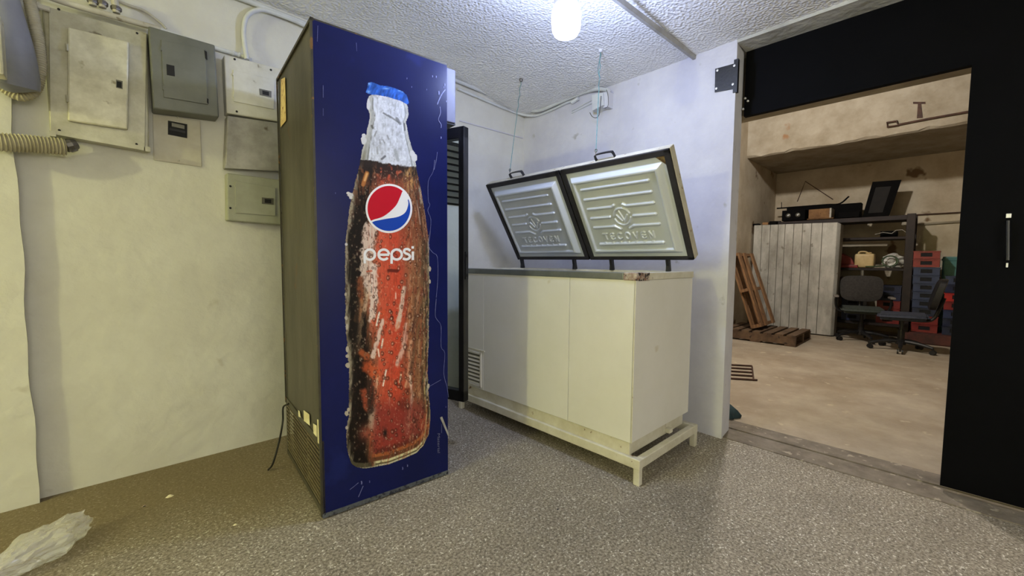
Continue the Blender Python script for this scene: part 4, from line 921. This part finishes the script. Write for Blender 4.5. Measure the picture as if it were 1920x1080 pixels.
# low red platform beneath the stacks
pf=thing('low_platform','low reddish plank platform under the crate stacks','platform',(7.9,.15,0))
m=MB(); m.bbox((7.62,-.35,.012),(7.68,.44,.135),.004,1); m.build('front_plank','redplank',pf)
for i in range(4): MB().bbox((7.68+i*.17,-.35,.115),(7.84+i*.17,.345,.14),.003,1).build('top_plank','redplank',pf)
MB().box((8.3,-.35,.002),(8.36,.34,.115)).build('rear_bearer','redplank',pf); MB().box((7.63,-.34,0),(7.67,.43,.012)).build('bearer','redplank',pf)
n_=['lowest','second lowest','third from the bottom','fourth from the bottom','fifth from the bottom','sixth from the bottom','seventh from the bottom','eighth from the bottom','second from the top','topmost']
cols=['cratered','cratered','cratenavy','crateblue','crateblue','crateblue','crateblue','crateblue','cratered','cratered']
cn={'cratered':'red','crateblue':'blue','cratenavy':'navy','crateteal':'teal','crateredb':'bright red'}
for i,mt in enumerate(cols):
    crate(mt,(7.80+RNG.uniform(-.006,.006),.075+RNG.uniform(-.004,.004)+.003*i,.1405+i*.109),0,f'{cn[mt]} plastic crate, {n_[i]} of the tall stack right of the shelf','crates in the tall stack')
n2=['lowest','second lowest','third from the bottom','fourth from the bottom','third from the top','second from the top','topmost']
cols=['cratenavy','cratenavy','crateblue','cratered','crateredb','cratenavy','crateblue']
for i,mt in enumerate(cols):
    crate(mt,(7.74+RNG.uniform(-.005,.005),-.215,.1405+i*.109),0,f'{cn[mt]} plastic crate, {n2[i]} of the short stack beside the black gate','crates in the short stack')
tl=thing('teal_tub','teal plastic tub standing behind the short crate stack','tub',(8.3,-.12,0))
MB().bbox((8.16,-.32,.142),(8.50,.08,1.155),.01,2).build('body','crateteal',tl); MB().bbox((8.15,-.33,1.10),(8.51,.09,1.13),.004,1).build('rim','crateteal',tl)
n3=['lowest','second lowest','middle','second from the top','topmost']
for i,mt in enumerate(['cratered','cratered','cratered','cratenavy','cratenavy']):
    crate(mt,(7.96,.46,.202+i*.109),0,f'{cn[mt]} plastic crate, {n3[i]} of the stack on the bottom shelf','crates under the shelf')
for i,mt in enumerate(['crateblue','crateblue','cratenavy','cratenavy','crateblue']):
    crate(mt,(7.97,.86,.202+i*.109),0,f'{cn[mt]} plastic crate, {n3[i]} of the stack behind the office chair','crates behind the chair')
# things on the shelves
def on(px,py,u): return onx(px,py,u)
q=on(1621,503,8.02); jg=thing('plastic_jug','cream plastic jug on the middle shelf','jug',(8.1,q.y,.992))
m=MB(); a=on(1603,470,8.0); b=on(1638,503,8.0)
m.bbox((7.99,b.y,.992),(8.22,a.y,1.20),.03,3); m.build('body','jugplastic',jg,smooth=True)
MB().lathe([(.035,1.19),(.035,1.215),(.028,1.222)],(8.06,b.y+.07,0),14).build('cap','jugplastic',jg)
MB().tube(curve([(8.08,a.y-.03,1.19),(8.08,a.y-.05,1.228),(8.08,a.y-.12,1.228),(8.08,a.y-.15,1.19)],4),.012,8).build('handle','jugplastic',jg)
a=on(1655,470,8.1); b=on(1693,503,8.1)
m=MB(); bm=bmesh.new(); bmesh.ops.create_icosphere(bm,subdivisions=3,radius=1)
for v in bm.verts:
    p=v.co*(1+.15*math.sin(v.co.x*7+v.co.y*5)+.1*math.sin(v.co.z*9+v.co.y*4)); v.co=Vector((8.2+p.x*.13,(a.y+b.y)/2+p.y*.115,1.085+max(-.092,p.z*.11)))
m.add([v.co.copy() for v in bm.verts],[tuple(v.index for v in f.verts) for f in bm.faces]); bm.free()
tag(m.build('plastic_sack','whitebag'),'crumpled whitish plastic sack on the middle shelf','sack')
hc=Vector((8.0,(a.y+b.y)/2+.02,1.09))
pts=[hc+Vector((.02*math.sin(k),.09*math.cos(k)*(1-.02*k),.075*math.sin(k))) for k in np.linspace(0,4*PI*.92,40)]+[Vector((7.95,hc.y+.16,1.012)),Vector((7.97,hc.y+.26,1.01))]
for p in pts: p.z=max(p.z,1.004)
tag(MB().tube(pts,.009,6).build('garden_hose','greenhose',smooth=True),'dark green hose coiled in front of the plastic sack','hose')
a=on(1590,463,7.98); m=MB(); m.add([Vector((7.99,a.y+.09,1.21)),Vector((7.99,a.y-.05,1.13)),Vector((7.99,a.y-.09,1.03)),Vector((7.99,a.y+.1,1.03)),Vector((8.14,a.y+.08,1.22)),Vector((8.14,a.y-.04,1.14)),Vector((8.14,a.y-.08,1.03)),Vector((8.14,a.y+.1,1.03))],[(3,2,1,0),(4,5,6,7),(0,1,5,4),(1,2,6,5),(2,3,7,6),(3,0,4,7)])
tag(m.build('cloth_heap','redcloth',bev=.02),'faded red cloth heap between the white panel and the jug','cloth')
tag(MB().bbox((7.925,a.y-.13,.992),(7.985,a.y+.1,1.034),.006).build('red_box','cratered'),'flat red box under the red cloth heap','box')
a=on(1648,437,8.0); b=on(1681,428,8.0)
tag(MB().bbox((8.16,b.y,1.437),(8.32,a.y,1.53),.006).build('black_case','tvblack'),'small black case on the upper shelf','case')
m=MB(); pp=[(1640,440),(1655,436),(1672,438),(1680,432),(1692,431),(1700,437)]
P=[on(x,y,7.96) for x,y in pp]; 
for p in P: p.z=max(p.z,1.438)
m.v=[v for p in P for v in (p,p+Vector((.15,0,.001)),p+Vector((.15,0,.006)),p+Vector((0,0,.005)))]
for i in range(len(P)-1):
    for j in range(4): m.f.append((i*4+j,i*4+(j+1)%4,i*4+4+(j+1)%4,i*4+4+j))
m.f+=[(3,2,1,0),tuple(len(m.v)-4+k for k in range(4))]
tag(m.build('paper_sheets','paperwhite'),'curled pale paper lying on the upper shelf','paper')
# things on top of the shelf and panel
zt2=zt+.006
ra=thing('old_radio','dark old radio with two pale dials on top of the shelf','radio',(7.98,1.75,zt2))
a=on(1466,405,7.95); b=on(1510,392,7.95); MB().bbox((7.95,b.y,zt2),(8.15,a.y,zt2+.17),.006).build('case','tvblack',ra)
for px,py in ((1478,406),(1496,403)): q=on(px,py,7.95); MB().lathe([(.034,0),(.036,-.004),(.026,-.012),(.012,-.016)],(7.95,q.y,zt2+.085),16,'x').build('dial','latchgrey',ra); MB().lathe([(.012,0),(.009,-.006)],(7.935,q.y,zt2+.085),12,'x').build('dial_centre','whitepaint',ra)
cbx=thing('cardboard_box','brown cardboard box on top of the shelf','box',(8.05,1.2,zt2))
a=on(1516,405,7.93); b=on(1559,390,7.93)
MB().bbox((7.93,b.y,zt2+.012),(8.19,a.y,zt2+.155),.004).build('carton','cardboard',cbx); MB().box((7.928,b.y-.001,zt2+.012),(8.19,b.y+.02,zt2+.157)).build('tape','paperwhite',cbx)
MB().box((7.94,b.y-.03,zt2),(8.195,a.y+.02,zt2+.012)).build('base_flap','cardboard',cbx)
tag(MB().bbox((8.21,.98,zt2),(8.38,1.95,zt2+.238),.006).build('storage_case','tvblack'),'long black case at the back of the shelf top','case')
a=on(1572,404,7.97); b=on(1612,392,7.97); tag(MB().bbox((7.97,b.y,zt2),(8.17,a.y,zt2+.085),.005).build('black_carton','tvblack'),'low black box right of the cardboard box','box')
P=[on(x,y,8.26) for x,y in ((1457,383),(1466,378),(1500,381),(1550,378),(1575,372),(1592,368))]; 
for p in P[:5]: p.z=zt2+.238+.012
P[5].z=max(P[5].z,zt2+.25)
tag(MB().tube(curve(P,5),.012,7).tube([P[1],P[1]+Vector((0,.005,.10))],.005,6).build('bent_rod','tvblack'),'dark bent rod lying across the boxes on the shelf','rod')
# dark framed screen leaning on the wall
mf=thing('picture_frame','dark leaning frame with a dim pane above the shelf','frame',(8.2,.62,zt2))
c=[on(1636,341,8.15),on(1690,337,8.15),on(1667,398,8.15),on(1617,401,8.15)]
dz=zt2-min(c[2].z,c[3].z)
c[2].z=zt2+.002; c[3].z=zt2+.002
i_=rect(c,.16,.15,.72,.88)
for k in range(4): MB().prism([c[k],c[(k+1)%4],Vector(i_[(k+1)%4]),Vector(i_[k])],(.03,0,0)).build('frame_side','tvblack',mf)
MB().prism([Vector(v)+Vector((.012,0,0)) for v in i_],(.006,0,0)).build('pane','darkinside',mf)
# small junk on the panel top
for k,(px,w_) in enumerate(((1418,.05),(1436,.04),(1450,.05))):
    q=on(px,420,7.46); tag(MB().bbox((7.42,q.y-w_,topL.z+.001),(7.52,q.y+w_,topL.z+.03+.012*k),.008).build('scrap',('tvblack','cardboard','tvblack')[k]),('dark scrap nearest the wall corner','brown scrap between two dark ones','dark scrap left of the radio')[k]+' on the insulated panel','scrap')
# string triangle on the back wall
P=[on(1495,378,8.595),on(1510,340,8.595),on(1562,374,8.595)]
tag(MB().tube(P,.007,6).build('hanging_string','rustbar'),'dark string forming a triangle on the back wall','string')
for k,(y0_,y1_) in enumerate(((400,403),(415,421))):
    tag(MB().tube([on(1718,y1_,8.58),on(1808,y0_-2 if k==0 else y1_-6,8.58)],.010 if k==0 else .016,6).build('wall_pipe','rustbar' if k==0 else 'beamconc'),('thin dark','thicker pale')[k]+' pipe running along the back wall','pipe')
# rod with a loop on the concrete beam
bxx=bx-.02
ro=thing('beam_rod','thin rusty rod with a rectangular loop fixed on the beam','rod',tuple(on(1700,232,bxx)))
MB().tube([on(1684,234,bxx),on(1740,223,bxx),on(1830,207,bxx)],.012,6).build('rod','rustbar',ro)
MB().tube([on(1663,230,bxx),on(1681,227,bxx),on(1684,235,bxx),on(1664,238,bxx)],.012,6,closed=True).build('loop','rustbar',ro)
MB().prism([on(1712,191,bx-.002),on(1735,191,bx-.002),on(1735,195,bx-.002),on(1727,195,bx-.002),on(1730,221,bx-.002),on(1719,222,bx-.002),on(1721,195,bx-.002),on(1712,195,bx-.002)],(-.004,0,0)).build('rusty_bracket','rustbar',ro)
# ------------------------------------------------------------ office chairs
def chair(label,loc,rz,seat_m,back_m,arms,tilt=.12):
    o=thing('office_chair',label,'chair',loc,'old office chairs in the store room',rz)      # faces local +x
    m=LM(); bm=bmesh.new(); bmesh.ops.create_cube(bm,size=1,matrix=Matrix.Diagonal((.46,.47,.07,1))); bmesh.ops.bevel(bm,geom=bm.edges[:],offset=.033,segments=3,affect='EDGES')
    m.add([v.co+Vector((0,0,.425-.02*abs(v.co.x)*2*(v.co.x>0))) for v in bm.verts],[tuple(v.index for v in f.verts) for f in bm.faces]); bm.free(); m.build('seat',seat_m,o,smooth=True)
    m=LM(); m.bbox((-.17,-.17,.375),(.17,.17,.395),.006); m.build('seat_pan','chairplastic',o)
    # backrest: rounded, slightly curved slab
    n=14; k=0; m=LM(); W_,H_=.235,.36
    outl=[]
    for i in range(28):
        a=2*PI*i/28; ca,sa=math.cos(a),math.sin(a); yy=W_*math.copysign(abs(ca)**.45,ca)*(1-.12*(sa<0)*abs(sa)); zz=H_/2*math.copysign(abs(sa)**.5,sa); outl.append((yy,zz))
    for dx in (-.028,-.034,.03,.022):
        s=1 if dx in (-.028,.022) else 1
        for yy,zz in outl:
            f=.92 if dx in (-.034,.03) else 1
            z=.70+zz*f; x=-.24+dx-(z-.5)*tilt*2+.25*(yy*f)**2; m.v.append(Vector((x,yy*f,z)))
    N_=28
    for r0,r1 in ((1,0),(0,3),(3,2)):
        for i in range(N_): m.f.append((r0*N_+i,r0*N_+(i+1)%N_,r1*N_+(i+1)%N_,r1*N_+i))
    m.f.append(tuple(N_+i for i in range(N_))[::-1]); m.f.append(tuple(2*N_+i for i in range(N_)))
    m.build('backrest',back_m,o,smooth=True)
    m=LM(); m.tube(curve([(-.05,0,.385),(-.2,0,.38),(-.27,0,.42),(-.29-.2*tilt,0,.56),(-.30-.35*tilt,0,.66)],4),.018,8); m.build('back_bracket','chairplastic',o)
    m=LM(); m.tube([(0,0,.13),(0,0,.25)],.034,14).tube([(0,0,.25),(0,0,.38)],.02,12); m.build('gas_stem','chairplastic',o)
    m=LM(); m.lathe([(.045,.075),(.05,.085),(.05,.13),(.036,.14)],(0,0,0),16); m.build('hub','chairplastic',o)
    for i in range(5):
        a=2*PI*i/5+.3; c_,s_=math.cos(a),math.sin(a); m=LM(); m.tube(curve([(.03*c_,.03*s_,.115),(.16*c_,.16*s_,.105),(.29*c_,.29*s_,.075)],3),[.024]*3+[.02]*3+[.016],8); sp_=m.build('spoke','chairplastic',o)
        m=LM(); cc_=Vector((.29*c_,.29*s_,.027)); pv=Vector((-s_,c_,0))
        for sgn in (-1,1):
            b_=cc_+pv*.012*sgn; m.tube([b_,b_+pv*.016*sgn],.027,14)
        m.tube([cc_+Vector((0,0,0)),cc_+Vector((0,0,.045))],.008,8); m.build('caster','chairplastic',sp_)
    if arms:
        for sgn in (-1,1):
            m=LM(); m.tube(curve([(-.03,.17*sgn,.385),(-.02,.25*sgn,.40),(0,.285*sgn,.47),(.03,.29*sgn,.585)],4),.014,8); ar=m.build('arm','chairplastic',o)
            m=LM(); m.bbox((-.08,.29*sgn-.028,.585),(.14,.29*sgn+.028,.612),.01,2); m.build('arm_pad','chairpad',ar)
    return o
chair('dark grey office chair with armrests in front of the shelf',(7.34,.80,.003),math.radians(192),'fabricgreen','fabricdark',True,.05)
chair('armless office chair with slate seat turned sideways near the gate',(6.86,.37,.003),math.radians(94),'fabricblue','chairplastic',False,.12)
